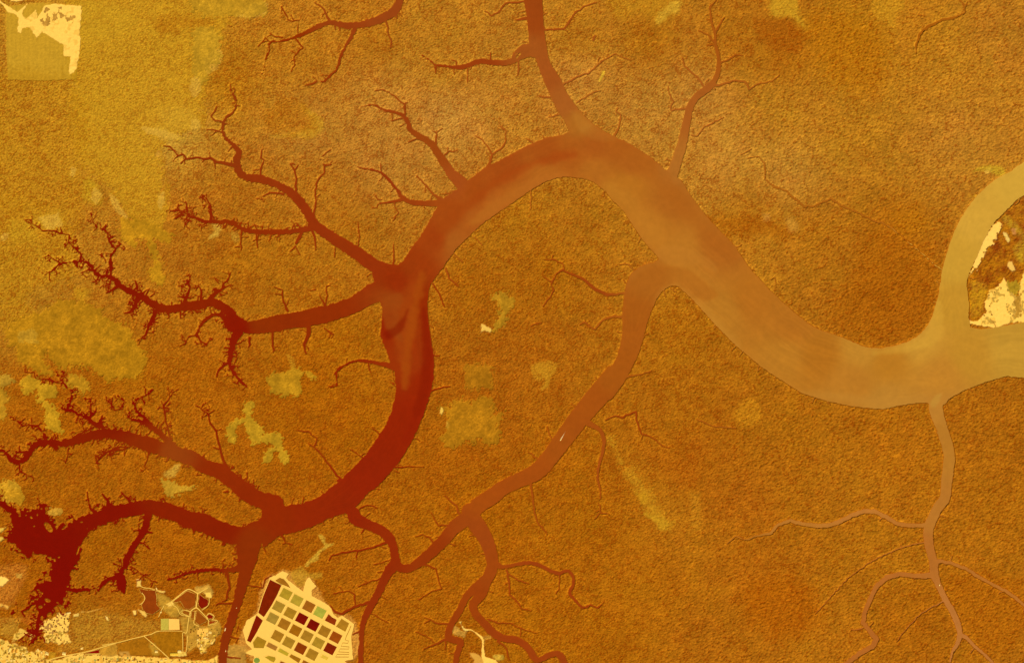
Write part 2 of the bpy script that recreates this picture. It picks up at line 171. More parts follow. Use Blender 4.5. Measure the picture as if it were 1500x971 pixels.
patch(P(1200,0,S,'320 -40|460 -40|490 60|440 80|430 170|370 130|300 60'),5,'#BF8C20',.7,TINT,4)
patch(P(900,480,S,'760 400|830 440|835 520|770 560|700 550|685 470'),5,'#BA7E18',.8,TINT,3)
patch([(1040,318),(1100,315),(1150,330),(1160,350),(1110,345),(1060,345)],10,'#A5620E',.7,TINT,5)
patch(P(900,240,S,'840 290|880 280|880 320|850 320'),4,'#C8903A',.7,TINT,2)
patch(P(900,240,S,'980 310|1020 310|1050 370|1000 390|980 350'),4,'#C89236',.6,TINT,2)
patch(P(600,480,S,'690 220|780 190|840 220|800 290|790 340|750 350|770 290|720 300'),3,'#BE8A20',.75,TINT,2)
patch([(1280,340),(1350,340),(1375,400),(1365,460),(1330,495),(1270,500),(1210,470),(1250,400)],20,'#A25C0A',.45,TINT,5)
patch([(1300,310),(1350,300),(1360,330),(1320,350)],14,'#B0700F',.6,TINT,5)
patch([(1100,850),(1180,850),(1200,910),(1150,940),(1090,900)],20,'#A85C08',.7,TINT,5)
patch([(1390,840),(1500,850),(1500,930),(1440,960),(1400,900)],16,'#A8600A',.6,TINT,5)
patch([(1010,720),(1025,720),(1028,775),(1012,778)],5,'#BA801C',.6,TINT,3)
patch([(1420,330),(1500,290),(1560,300),(1560,430),(1420,475)],8,'#9C5A08',.6,TINT,3)
# open grass and marsh, plus painted wisps of haze
patch(P(0,240,S,'700 310|820 320|920 370|980 420|960 450|900 430|870 430|900 520|930 610|930 670|905 695|850 640|860 600|880 560|850 480|835 430|770 430|790 480|700 430|680 330'),2.5,'#C2911B',.9,GRASS,2)
patch([(15,505),(5,480),(30,468),(55,458),(75,450),(90,440),(120,445),(145,455),(160,470),(185,478),(195,495),(208,512),(213,525),(206,553),(185,552),(160,556),(148,548),(135,538),(115,535),(95,540),(84,535),(70,515),(62,525),(75,545),(70,550),(50,540),(42,535),(30,530),(25,515),(20,502)],2.5,'#BE8C18',.85,GRASS,2.5)
patch([(28,484),(52,486),(54,500),(28,500)],1.5,'#CDA02C',.9,GRASS,1)
patch(P(0,540,6.07,'190 110|270 60|330 110|470 140|490 230|440 240|420 300|520 380|515 480|550 550|510 555|480 540|440 530|410 510|400 350|330 290|330 190|215 225'),1.5,'#C79A20',1,GRASS,1.5)
patch(P(0,540,6.07,'670 60|740 70|780 170|740 210|670 190|640 140|590 150|565 90'),2,'#C1921F',.9,GRASS,2)
patch(P(300,480,S,'240 430|290 430|265 510|320 560|340 620|370 600|430 610|440 680|480 745|440 760|405 690|380 740|335 770|350 720|400 660|350 650|300 650|260 650|240 560|210 540|170 580|185 640|150 660|130 590|160 530|230 510|225 460'),1.2,'#C49A22',1,GRASS,1.5)
patch(P(300,480,S,'360 290|400 260|440 260|520 230|560 240|630 280|540 280|545 370|460 380|400 375|375 340'),1.5,'#C0921E',.95,GRASS,1.5)
patch(P(300,480,S,'460 150|500 170|520 230|490 240|480 180'),2.5,'#BC8A20',.7,TINT,1.5)
patch(P(600,480,S,'175 450|230 430|280 405|350 420|440 395|470 440|475 500|530 490|500 560|515 620|450 660|400 635|330 645|240 680|180 630|205 590|220 540|200 500'),3,'#BF8B1A',.72,GRASS,3.4)
patch(P(600,480,S,'325 220|450 220|470 330|420 340|330 350|320 280'),3,'#BA8419',.7,GRASS,2)
patch(P(600,240,S,'470 760|540 740|590 780|560 840|540 910|480 950|500 880|520 810'),3,'#C19322',.9,GRASS,2)
patch([(903,645),(915,680),(930,690),(950,715),(965,742),(983,765),(980,774),(965,770),(945,747),(930,715),(915,690),(900,660),(890,640)],6,'#BE8A1E',.85,TINT,7)
patch([(905,640),(935,660),(965,690),(1000,720),(1005,760),(985,775),(960,750),(930,700)],9,'#B8801A',.25,TINT,9)
patch(P(900,721,S,'130 0|180 10|190 50|160 60|130 40'),4,'#BF8C1C',.8,TINT,2)
patch(P(900,721,S,'170 120|230 130|310 160|300 210|260 215|230 170'),3,'#C09020',.8,TINT,2)
patch(P(0,480,S,'930 830|1000 775|1030 780|1000 840|950 850'),3,'#C9A03A',.8,TINT,2)  # pale cloudy haze near the river, painted as ground tint
patch(P(0,480,S,'920 870|960 950|1010 945|1060 930|1100 900|1020 895|980 880'),1.5,'#C59A2A',1,GRASS,1.5)
patch(P(0,480,S,'-40 900|0 880|20 870|60 860|100 890|110 930|130 960|130 985|60 990|0 960|-40 950'),1.5,'#C79A26',.95,GRASS,1.5)
patch(P(0,480,S,'-30 270|20 265|70 290|60 325|0 325|-30 320'),2,'#C59C2E',.9,GRASS,1.5)
patch(P(0,480,S,'-30 360|15 360|50 400|30 440|35 500|0 525|-30 520'),2.5,'#C39624',.85,GRASS,2)
patch(P(300,0,S,'-60 -60|200 -60|350 -60|350 20|340 75|280 95|230 100|150 90|60 85|-60 70'),3,'#C79D26',.85,GRASS,3)
patch(P(300,0,S,'-60 180|40 170|90 220|80 290|95 350|40 370|10 440|-40 460|-60 350'),4,'#C79F28',.85,GRASS,3)
patch(P(0,0,S,'840 740|920 720|1000 770|1050 790|1000 800|920 770'),3,'#C9A030',.8,TINT,2)
patch(P(0,0,S,'900 640|1050 610|1110 660|1140 720|1050 740|980 750'),5,'#C69A2A',.75,TINT,3)
patch(P(240,280,6.07,'430 280|510 290|500 360|480 400|400 430|410 390|450 350'),2.5,'#CDA63E',.75,TINT,2)  # wisp of thin cloud painted into the land colour
patch(P(240,280,6.07,'580 380|640 370|670 430|640 450|600 410'),2.5,'#C29A34',.6,TINT,2)  # second wisp of the same painted cloud
patch([(40,830),(20,880),(0,890),(-30,890),(-30,830),(0,830)],6,'#C07A28',.7,TINT,3)
patch(P(0,840,7.41,'0 550|130 540|210 560|200 640|150 700|60 690|0 650'),3,'#B58420',.7,TINT,2)
patch(P(0,840,7.41,'230 480|330 440|410 500|400 540|260 540'),3,'#B8681A',.7,TINT,2)
patch([(104,905),(140,895),(200,905),(232,910),(228,925),(200,932),(140,948),(110,950)],7,'#B48426',.7,TINT,5)
patch([(0,905),(30,905),(26,930),(0,930)],4,'#B8882C',.6,TINT,3)
# bright reed tufts along the scrub margins
for q_ in ([(160,285),(170,290),(178,305),(188,318),(184,322),(172,312),(163,298)],[(232,285),(240,282),(241,298),(236,308),(231,300)],[(208,186),(225,188),(245,192),(262,200),(250,206),(228,200),(212,194)],
           [(282,175),(292,178),(294,186),(286,192),(279,186)],[(283,112),(296,116),(292,135),(284,142),(279,130)],[(104,242),(112,248),(108,262),(101,258)],[(345,20),(388,2),(390,22),(372,26),(352,27)],[(300,85),(322,70),(324,92),(306,110),(299,100)],
           [(0,345),(12,342),(10,352),(0,354)],[(55,318),(85,312),(92,330),(70,338)],[(140,274),(150,284),(140,300),(132,290)]):
    patch(q_,1.6,'#D0A53C',.75,TINT,2.2)
for t_ in ('455 240|500 230|508 170|522 175|525 262|490 272','580 160|600 150|622 192|590 206','650 150|722 175|700 192|660 170','740 200|802 195|792 242|752 216','480 295|522 310|500 332','500 90|530 95|515 130|498 120','640 90|662 92|650 104'):
    patch(P(0,0,7.47,t_),.5,'#C8983A',.95,GRASS,.5)
# bare sand, salt and dry soil
patch(P(0,0,7.47,'-80 -60|0 15|100 80|190 140|210 120|300 40|230 150|280 205|390 110|410 200|440 160|490 60|540 55|600 50|890 70|885 180|870 330|880 480|840 740|800 800|755 815|770 620|700 610|690 490|620 450|560 410|460 345|400 410|310 300|240 310|225 370|195 350|205 200|150 150|90 140|50 70|-80 0'),.6,'#FFCB66',1,SAND,.9)
patch(P(0,0,7.47,'115 -30|260 -30|250 5|190 20|120 15'),.6,'#FFCB66',1,SAND,.6)
patch(P(600,480,S,'410 -20|440 -5|465 5|460 25|430 15|405 30'),1.2,'#EDBE5E',.9,SAND,1)
patch(P(600,480,S,'180 455|195 470|185 490|172 485'),1.2,'#F0C45C',.9,SAND,.8)
patch(P(600,480,S,'212 530|226 550|220 580|208 560'),1.2,'#DDB040',.8,TINT,.8)
patch(P(600,0,S,'1095 405|1112 410|1100 440|1082 468|1074 460|1088 430'),.8,'#D8B034',.9,TINT,.5)
patch(P(1410,300,5.11,'280 120|220 160|150 250|100 360|70 470|42 540|60 535|110 470|130 440|160 370|220 290|290 190|295 140'),.8,'#FFCB6A',1,SAND,2.6)
patch(P(1410,300,5.11,'200 640|270 610|310 550|340 600|350 640|420 690|430 600|440 560|470 470|640 430|640 880|460 885|380 880|240 920|150 905|60 890|50 870|110 870|180 810|170 740'),.8,'#FFCB66',1,SAND,1.2)
patch(P(1410,300,5.11,'340 580|420 585|415 650|380 670|345 620'),2,'#C0A028',.9,GRASS,1)
patch(P(1410,300,5.11,'400 700|435 660|430 830|390 835'),1,'#B88A24',.9,GRASS,.8)
patch(P(1410,300,5.11,'300 100|345 90|460 230|460 420|420 420|380 330|440 250|330 150'),4,'#C09A26',.7,TINT,2)
patch(P(1410,300,5.11,'370 180|405 175|395 220|370 220'),1.5,'#DCA448',.8,TINT,1)
patch(P(1410,300,5.11,'305 205|330 210|360 265|340 285|310 230'),1,'#EBC670',.9,SAND,.8)
patch(P(1410,300,5.11,'340 430|370 425|395 490|370 500|340 460'),1,'#F0C066',.9,SAND,.8)
patch(P(1410,300,5.11,'60 570|180 600|180 700|160 800|70 850|50 700'),3,'#B2801C',.7,TINT,2)
patch(P(1200,240,S,'940 45|960 20|985 25|980 45|955 58'),1,'#DDB048',.8,TINT,.6)
patch(P(1200,240,S,'880 40|940 10|1040 20|1060 60|1020 75|960 40'),3,'#C0A028',.75,TINT,1.5)
patch(P(0,840,7.41,'-60 30|0 30|60 40|110 70|60 110|30 135|-60 130'),1.5,'#FFD070',1,SAND,1.2)
patch(P(0,840,7.41,'-60 330|60 330|110 350|80 385|30 350|-60 370'),1.5,'#E8B050',.9,SAND,1)
patch(P(0,840,7.41,'170 0|240 0|230 45|180 40'),1.2,'#C89A3C',.9,TINT,1)
patch(P(0,720,7.47,'540 210|580 185|660 185|670 215|600 250|545 240'),1.5,'#D0A034',.95,GRASS,1)
patch(P(0,720,7.47,'-50 400|60 390|40 430|-50 450'),1.2,'#E0B850',.9,SAND,1)
patch(P(0,720,7.47,'-50 500|30 490|45 520|0 545|-50 550'),1.2,'#E0B850',.9,SAND,1)
patch(P(0,720,7.47,'10 -20|130 -10|200 0|245 60|240 120|180 125|120 60|60 45'),1.5,'#C2901E',.9,GRASS,1.2)
# village plain
patch(P(0,840,7.41,'-60 680|0 700|130 760|290 800|310 850|400 830|500 835|500 920|620 940|760 890|880 870|1260 880|1300 890|1300 1300|-60 1300'),1,'#F6C661',.95,SAND,1.6)
patch(P(170,840,7.41,'-20 893|300 900|600 925|1000 945|1100 890|1100 960|1060 1300|-20 1300'),1,'#FBC75F',.95,SAND,1)
patch(P(0,840,7.41,'490 500|600 470|640 420|730 440|750 520|745 640|755 740|650 770|560 740|490 755|470 690|500 640|430 600|450 560'),1,'#FBC964',.95,SAND,2.2)
patch(P(0,840,7.41,'150 650|220 600|290 630|300 650|200 710|130 740'),1.2,'#EBBB55',.9,SAND,1.5)
patch(P(0,840,7.41,'300 680|350 640|380 660|330 710'),1.2,'#F2C465',.9,SAND,1)
patch(P(0,840,7.41,'535 845|610 850|600 930|510 935'),.8,'#B98A1E',.95,GRASS,.6)
patch(P(0,840,7.41,'640 790|800 740|860 800|700 860|620 840'),4,'#B98626',.7,TINT,2)
patch(P(0,840,7.41,'1120 770|1260 750|1260 885|1090 885|1085 830'),1.5,'#CC9A30',.9,GRASS,1)
patch(P(0,840,7.41,'800 440|855 430|850 460|800 465'),.6,'#E8C068',.9,SAND,.5)
patch(P(0,840,7.41,'1145 460|1165 470|1180 510|1160 500'),.6,'#E8C468',.9,SAND,.5)
patch(P(0,840,7.41,'930 410|1090 375|1095 388|950 422|880 420|890 395'),.8,'#D2A040',.85,TINT,.6)
patch(P(170,840,7.41,'220 60|260 60|270 130|230 140'),.8,'#EFC468',.9,SAND,.8)
patch(P(170,840,7.41,'180 405|220 400|215 450|190 450'),.8,'#FBD070',.95,SAND,.5)
patch(P(170,840,7.41,'240 390|290 400|330 450|320 470|260 430'),.8,'#F0C060',.9,SAND,.8)
patch(P(170,840,7.41,'430 140|460 180|530 190|510 210|440 190'),.8,'#EFC566',.85,SAND,1)
patch(P(170,840,7.41,'440 220|520 230|600 290|660 330|720 400|700 440|620 480|510 400|470 330'),3,'#CDA236',.85,GRASS,1.5)
patch(P(170,840,7.41,'550 330|610 300|630 330|570 370'),1,'#F6C868',.9,SAND,1)
patch(P(170,840,7.41,'855 150|930 140|1000 110|1040 180|1060 200|1030 260|980 250|940 200|880 210'),2,'#DDB046',.85,GRASS,1.5)
patch(P(170,840,7.41,'960 210|1030 200|1030 260|985 255'),.8,'#F8C862',.95,SAND,1)
patch(P(170,840,7.41,'690 480|800 470|850 520|900 570|1000 560|1110 510|1140 620|1080 700|1050 760|1000 800|960 850|880 800|780 850|760 700|730 620'),2,'#CDA038',.85,GRASS,1.5)
patch(P(170,840,7.41,'880 600|1000 590|1010 700|890 720'),1.5,'#FFC05C',.95,SAND,1)
patch(P(170,840,7.41,'870 730|1080 710|1060 750|960 770|980 860|920 870|890 800'),1.2,'#F6C864',.95,SAND,2)
patch(P(170,840,7.41,'590 870|660 860|670 840|760 850|760 890|590 895'),1,'#EBC460',.9,SAND,.8)
patch(P(170,840,7.41,'360 760|420 760|470 860|430 890|380 850'),2,'#C69C30',.8,GRASS,1.2)
patch(P(170,840,7.41,'30 850|140 840|150 890|40 895'),1.5,'#D8A848',.85,GRASS,1)
patch(P(170,840,7.41,'360 660|480 630|720 632|720 830|690 890|570 905|440 780'),.8,'#AA7010',.95,FIELD,.5)
patch(P(170,840,7.41,'20 770|290 685|540 895|330 890|20 880'),1,'#AC7012',.7,FIELD,.5)
# fields in the north west corner
patch([(8,10),(60,4),(118,9),(112,116),(60,119),(11,118),(9,60)],1.6,'#CA9F2C',.95,FIELD,.9)
# rim of the pond farm, jetty ground
patch(P(350,830,6.89,'300 90|230 180|180 440|40 620|0 800|100 900|200 960|1150 950|1180 560|1050 470|950 450|860 330|780 190|700 90|440 30|380 80'),3,'#D69A40',.75,TINT,2)
patch(P(350,830,6.89,'560 30|640 0|700 60|760 60|840 70|790 130|700 100|640 190|560 160|500 60'),3,'#BC8E26',.8,TINT,2)
patch(P(350,830,6.89,'-100 780|60 800|100 870|60 900|100 1100|-160 1100|-140 900'),2,'#CFA040',.85,GRASS,2)
patch(P(300,721,S,'640 240|680 250|690 290|740 290|660 340|640 390|600 400|590 420|570 410|650 330|680 300'),1.5,'#CDA434',.85,TINT,1)
patch(P(640,890,12,'540 370|605 378|690 430|800 510|826 570|822 700|850 850|900 875|1030 915|1080 971|1150 1500|780 1500|820 980|780 840|795 700|795 580|760 520|660 430|600 396|540 395'),.4,'#FFCB66',1,SAND,.4)
patch(P(640,890,12,'580 800|640 790|760 840|800 900|820 980|800 1100|600 1100|660 920|600 860'),1.5,'#DDA44A',.85,SAND,1)
patch(P(640,890,12,'980 830|1150 820|1180 890|1100 930|1030 910'),1.2,'#CDA838',.9,GRASS,.8)
patch(P(640,890,12,'390 240|440 240|430 290|470 350|560 380|540 410|470 400|430 310'),.7,'#F2CC70',.95,SAND,1)
patch(P(640,890,12,'250 330|330 310|420 380|520 410|520 450|470 510|380 480|300 470|260 430'),1.5,'#CFA040',.8,GRASS,2)
patch(P(640,890,12,'830 500|950 490|940 540|850 560|830 640|800 620'),1.5,'#C6983A',.6,TINT,1)
patch([(720,-0),(700,0)],1,'#B07414',0,TINT)

PATHS = [  # trodden earth tracks: origin, scale, points with widths
 (170,840,7.41,'-150 775 8|0 750 9|150 712 9|300 675 9|380 655 9|450 625 9|580 620 7|720 622 7'),
 (170,840,7.41,'300 675 9|440 795 10|575 918 10'),
 (170,840,7.41,'545 335 14|600 305 13|680 240 12|770 172 12|830 182 12|885 210 12|940 185 10|1000 150 8'),
 (170,840,7.41,'885 210 14|880 290 12|870 360 14|890 380 14|940 430 10|1000 500 10|1000 560 9'),
 (170,840,7.41,'870 365 14|820 395 12|800 430 10|780 540 9|765 640 9|725 640 8|724 740 8|725 850 8'),
 (170,840,7.41,'775 670 8|770 760 8|758 850 8'),
 (170,840,7.41,'230 120 10|300 150 8|360 158 8|420 172 8'),
 (170,840,7.41,'520 345 8|490 400 7|460 470 7'),
 (170,840,7.41,'280 205 6|305 240 7|312 270 7|290 310 7|255 335 6'),
 (170,840,7.41,'720 390 7|800 408 6|800 460 6|705 425 6|722 390 6'),
 (170,840,7.41,'860 400 7|850 490 7|845 540 7|900 570 8'),
 (170,840,7.41,'980 460 6|1010 428 7|1062 455 7|1050 492 7|1000 495 7|1095 505 7|1080 540 6|1000 560 7'),
 (170,840,7.41,'1010 260 7|1010 320 6|980 360 7|930 395 7'),
 (170,840,7.41,'600 330 8|660 370 7|690 430 7|720 450 7|790 465 7'),
 (0,840,7.41,'500 945 12|620 910 12|760 880 11|920 850 10|1080 805 9|1250 755 9'),
 (0,840,7.41,'920 872 7|1090 870 7'),
]

VILLAGE_BROWN = [  # earth ponds near the village: outline, colour, label
 ('250 160|330 175|425 180|440 250|440 330|480 380|400 440|330 430|290 390|275 335|305 290|305 240|265 205','#923E0A','wide brown pond with ragged edges west of the earth track junction'),
 ('615 300|690 245|770 185|860 218|865 340|800 385|745 380|700 300|650 310','#98480C','broad reddish brown pond beneath the peaked earth bank of the village ponds'),
 ('902 215|940 250|1000 285|1000 345|930 382|890 340','#841802','dark red pond east of the north south bank, beside the wood'),
 ('732 392|798 412|792 458|716 425','#985410','small tilted four sided brown pond below the broad reddish pond'),
 ('820 402|856 405|846 486|808 480','#965010','narrow upright brown pond between two earth tracks'),
 ('876 395|985 490|975 520|905 558|855 520|862 470','#984E0E','three sided brown pond south of the track junction'),
 ('982 455|1012 434|1056 458|1042 486|1000 490','#881A02','small five sided dark red pond nearest the creek'),
 ('1002 515|1088 508|1070 530|1002 553','#9A3A0A','small wedge shaped dark pond under the five sided pond'),
]

# ------------------------------------------------------------------ raster grid
STEP = 0.72
X0, X1, Y0, Y1 = -64.0, 1564.0, -48.0, 1020.0
NX = int(round((X1 - X0) / STEP)) + 1
NY = int(round((Y1 - Y0) / STEP)) + 1
gx = (X0 + np.arange(NX) * STEP).astype(np.float32)
gy = (Y0 + np.arange(NY) * STEP).astype(np.float32)
GX, GY = np.meshgrid(gx, gy)

def noise(scale, seed, octaves=1, gain=0.5):
    """smooth value noise in plan units, about -1..1"""
    out = np.zeros((NY, NX), np.float32); amp = 1.0; tot = 0
    for o in range(octaves):
        r = np.random.default_rng(seed * 31 + o)
        w = int((X1 - X0) / scale) + 4; h = int((Y1 - Y0) / scale) + 4
        g = r.uniform(-1, 1, (h, w)).astype(np.float32)
        fx = (gx - X0) / scale; fy = (gy - Y0) / scale
        ix = fx.astype(int); iy = fy.astype(int)
        tx = fx - ix; ty = fy - iy
        tx = tx * tx * (3 - 2 * tx); ty = ty * ty * (3 - 2 * ty)
        a = g[iy][:, ix] * (1 - tx) + g[iy][:, ix + 1] * tx
        b = g[iy + 1][:, ix] * (1 - tx) + g[iy + 1][:, ix + 1] * tx
        out += amp * (a * (1 - ty)[:, None] + b * ty[:, None])
        tot += amp; amp *= gain; scale *= 0.5
    return out / tot * 1.6

def win(xa, xb, ya, yb):
    i0 = max(0, int((xa - X0) / STEP)); i1 = min(NX, int((xb - X0) / STEP) + 2)
    j0 = max(0, int((ya - Y0) / STEP)); j1 = min(NY, int((yb - Y0) / STEP) + 2)
    return i0, i1, j0, j1

def poly_sdf(poly, pad):
    """signed distance (negative inside) over the polygon's padded window"""
    p = np.array(poly, np.float32)
    i0, i1, j0, j1 = win(p[:, 0].min() - pad, p[:, 0].max() + pad, p[:, 1].min() - pad, p[:, 1].max() + pad)
    if i1 <= i0 or j1 <= j0: return None
    x = GX[j0:j1, i0:i1]; y = GY[j0:j1, i0:i1]
    d2 = np.full(x.shape, 1e12, np.float32); ins = np.zeros(x.shape, bool)
    n = len(p)
    for k in range(n):
        ax, ay = p[k]; bx, by = p[(k + 1) % n]
        ex, ey = bx - ax, by - ay; L = ex * ex + ey * ey
        if L < 1e-9: continue
        t = np.clip(((x - ax) * ex + (y - ay) * ey) / L, 0, 1)
        dx = x - ax - t * ex; dy = y - ay - t * ey
        np.minimum(d2, dx * dx + dy * dy, out=d2)
        if ey != 0:
            c = ((ay > y) != (by > y))
            xi = ax + (y - ay) * (ex / ey)
            ins ^= c & (x < xi)
    d = np.sqrt(d2); d[ins] *= -1
    return (i0, i1, j0, j1), d

def catmull(p, n=4, closed=False):
    p = np.array(p, float)
    if len(p) < 3: return p
    if closed: q = np.vstack([p[-1:], p, p[:2]])
    else: q = np.vstack([2 * p[0] - p[1], p, 2 * p[-1] - p[-2]])
    out = []
    for k in range(1, len(q) - 2):
        a, b, c, d = q[k - 1], q[k], q[k + 1], q[k + 2]
        for j in range(n):
            t = j / n
            out.append(0.5 * (2 * b + (c - a) * t + (2 * a - 5 * b + 4 * c - d) * t * t + (3 * b - a - 3 * c + d) * t ** 3))
    if not closed: out.append(q[-2])
    return np.array(out)

# wobble of banks: ragged in the west, smooth in the east
rag = np.clip((760 - GX) / 600, 0, 1)
n_fine = noise(3.2, 1); n_mid = noise(7, 2, 2)
bank_noise = noise(2.4, 12) * (.32 + .45 * rag) + n_fine * (0.15 + 0.45 * rag) + n_mid * (0.2 + 0.55 * rag)

D = np.full((NY, NX), 60.0, np.float32)      # distance to open water, negative in it
ID = np.zeros((NY, NX), np.int16)
Dmaj = np.full((NY, NX), 60.0, np.float32)
Dtw = np.full((NY, NX), 60.0, np.float32)
NAMES = ['river', 'lagoon']

def add_poly_water(poly, idx):
    r = poly_sdf(poly, 40)
    (i0, i1, j0, j1), d = r
    m = d < Dmaj[j0:j1, i0:i1]
    ID[j0:j1, i0:i1][m] = idx
    Dmaj[j0:j1, i0:i1] = np.minimum(Dmaj[j0:j1, i0:i1], d)

def add_line_water(p, idx):
    p = np.array(p, float)
    if len(p) > 2: p = catmull(p, 3)
    pad = 12
    for k in range(len(p) - 1):
        ax, ay, aw = p[k]; bx, by, bw = p[k + 1]
        hm = max(aw, bw) / 2
        i0, i1, j0, j1 = win(min(ax, bx) - hm - pad, max(ax, bx) + hm + pad, min(ay, by) - hm - pad, max(ay, by) + hm + pad)
        if i1 <= i0 or j1 <= j0: continue
        x = GX[j0:j1, i0:i1]; y = GY[j0:j1, i0:i1]
        ex, ey = bx - ax, by - ay; L = ex * ex + ey * ey + 1e-9
        t = np.clip(((x - ax) * ex + (y - ay) * ey) / L, 0, 1)
        d = np.sqrt((x - ax - t * ex) ** 2 + (y - ay - t * ey) ** 2) - (aw + (bw - aw) * t) / 2
        d = d.astype(np.float32)
        if idx is not None:
            m = d < Dmaj[j0:j1, i0:i1]
            ID[j0:j1, i0:i1][m] = idx
            Dmaj[j0:j1, i0:i1] = np.minimum(Dmaj[j0:j1, i0:i1], d)
        else:
            Dtw[j0:j1, i0:i1] = np.minimum(Dtw[j0:j1, i0:i1], d)

add_poly_water(catmull(RIVER, 2, True), 0)
add_poly_water(LAGOON, 1)

def wander(p, amp, r):
    """resample a twig and give it small kinks"""
    p = np.array(p, float)
    q = [p[0]]
    for a, b in zip(p[:-1], p[1:]):
        L = math.hypot(b[0] - a[0], b[1] - a[1]); n = max(1, int(L / 4))
        for j in range(1, n + 1):
            c = a + (b - a) * j / n
            if j < n or b is not p[-1]:
                c = c + np.array([r.normal(0, amp), r.normal(0, amp), 0])
            q.append(c)
    return np.array(q)

r_t = np.random.default_rng(5)
def spur(x, y, ang, L, w, depth):
    p = [(x, y, w)]
    n = max(2, int(L / 2.2))
    for k in range(n):
        ang += r_t.normal(0, .38)
        x += math.cos(ang) * L / n; y += math.sin(ang) * L / n
        p.append((x, y, max(.75, w * (1 - (k + 1) / n * .6))))
        if depth > 0 and r_t.random() < .42:
            spur(x, y, ang + r_t.choice([-1, 1]) * r_t.uniform(.6, 1.3), L * .5, max(.6, w * .6), depth - 1)
    add_line_water(p, None)

for key, p, tw in CH:
    mw = max(a[2] for a in p)
    p2 = wander(p, .45 if mw < 4 else .25, r_t) if mw < 9 else np.array(p)
    if key == 'twig':
        p2[:, 2] = np.maximum(p2[:, 2], .95) if p[0][0] < 1060 else p2[:, 2] * .75
        add_line_water(p2, None)
    else:
        NAMES.append(key)
        add_line_water(p2, len(NAMES) - 1)
    # short feeder notches along the banks
    acc = 0
    for a, b in zip(p[:-1], p[1:]):
        L = math.hypot(b[0] - a[0], b[1] - a[1])
        if L < .1: continue
        den = .2 if tw else (.02 if a[0] < 720 else 0.006)
        for _ in range(r_t.poisson(L * den)):
            t = r_t.random(); sd = r_t.choice([-1, 1])
            nx_, ny_ = -(b[1] - a[1]) / L * sd, (b[0] - a[0]) / L * sd
            w = a[2] + (b[2] - a[2]) * t
            x = a[0] + (b[0] - a[0]) * t + nx_ * w * .42; y = a[1] + (b[1] - a[1]) * t + ny_ * w * .42
            ang = math.atan2(ny_, nx_) + r_t.normal(0, .5)
            if tw: spur(x, y, ang, r_t.uniform(3, 10), min(1.9, .8 + w * .14), 2)
            else: spur(x, y, ang, r_t.uniform(4, 11), .85, 0)
for k in range(len(RIVER)):        # feeders of the main river
    a, b = RIVER[k], RIVER[(k + 1) % len(RIVER)]
    L = math.hypot(b[0] - a[0], b[1] - a[1])
    if L > 60 or L < 1: continue
    for _ in range(r_t.poisson(L * (.03 if a[0] < 700 else .008))):
        t = r_t.random(); x = a[0] + (b[0] - a[0]) * t; y = a[1] + (b[1] - a[1]) * t
        ang = math.atan2(-(b[0] - a[0]), (b[1] - a[1])) + math.pi + r_t.normal(0, .5)
        ang = math.atan2((b[0] - a[0]), -(b[1] - a[1])) + r_t.normal(0, .5)
        spur(x, y, ang, r_t.uniform(4, 12), .9, 0)

for k in range(len(LAGOON)):       # feathery margins of the lagoon
    a, b = LAGOON[k], LAGOON[(k + 1) % len(LAGOON)]
    L = math.hypot(b[0] - a[0], b[1] - a[1])
    if L < .5 or (a[0] > 112 and a[1] < 800): continue
    for _ in range(r_t.poisson(L * .16)):
        t = r_t.random(); x = a[0] + (b[0] - a[0]) * t; y = a[1] + (b[1] - a[1]) * t
        ang = math.atan2(-(b[0] - a[0]), (b[1] - a[1])) + r_t.normal(0, .5)
        j_ = int((y + 3 * math.sin(ang) - Y0) / STEP); i_ = int((x + 3 * math.cos(ang) - X0) / STEP)
        if 0 <= j_ < NY and 0 <= i_ < NX and Dmaj[j_, i_] < 0: ang += math.pi
        spur(x, y, ang, r_t.uniform(4, 12), r_t.uniform(1.0, 2.2), 2)
D = np.minimum(Dmaj + bank_noise, Dtw + (n_fine * .22 - .12) * (.4 + .6 * rag))
lag = np.exp(-(((GX - 70) / 75) ** 2 + ((GY - 820) / 75) ** 2))
D += lag * (n_fine * .9 + n_mid * 1.6)
for (ix_, iy_, rx, ry, an) in ISLANDS:
    i0, i1, j0, j1 = win(ix_ - 16, ix_ + 16, iy_ - 16, iy_ + 16)
    x = GX[j0:j1, i0:i1] - ix_; y = GY[j0:j1, i0:i1] - iy_
    c, s_ = math.cos(math.radians(an)), math.sin(math.radians(an))
    u = x * c + y * s_; v = -x * s_ + y * c
    e = (1 - np.sqrt((u / rx) ** 2 + (v / ry) ** 2)) * min(rx, ry)
    e += n_fine[j0:j1, i0:i1] * .4
    D[j0:j1, i0:i1] = np.maximum(D[j0:j1, i0:i1], np.clip(e, -60, 3))

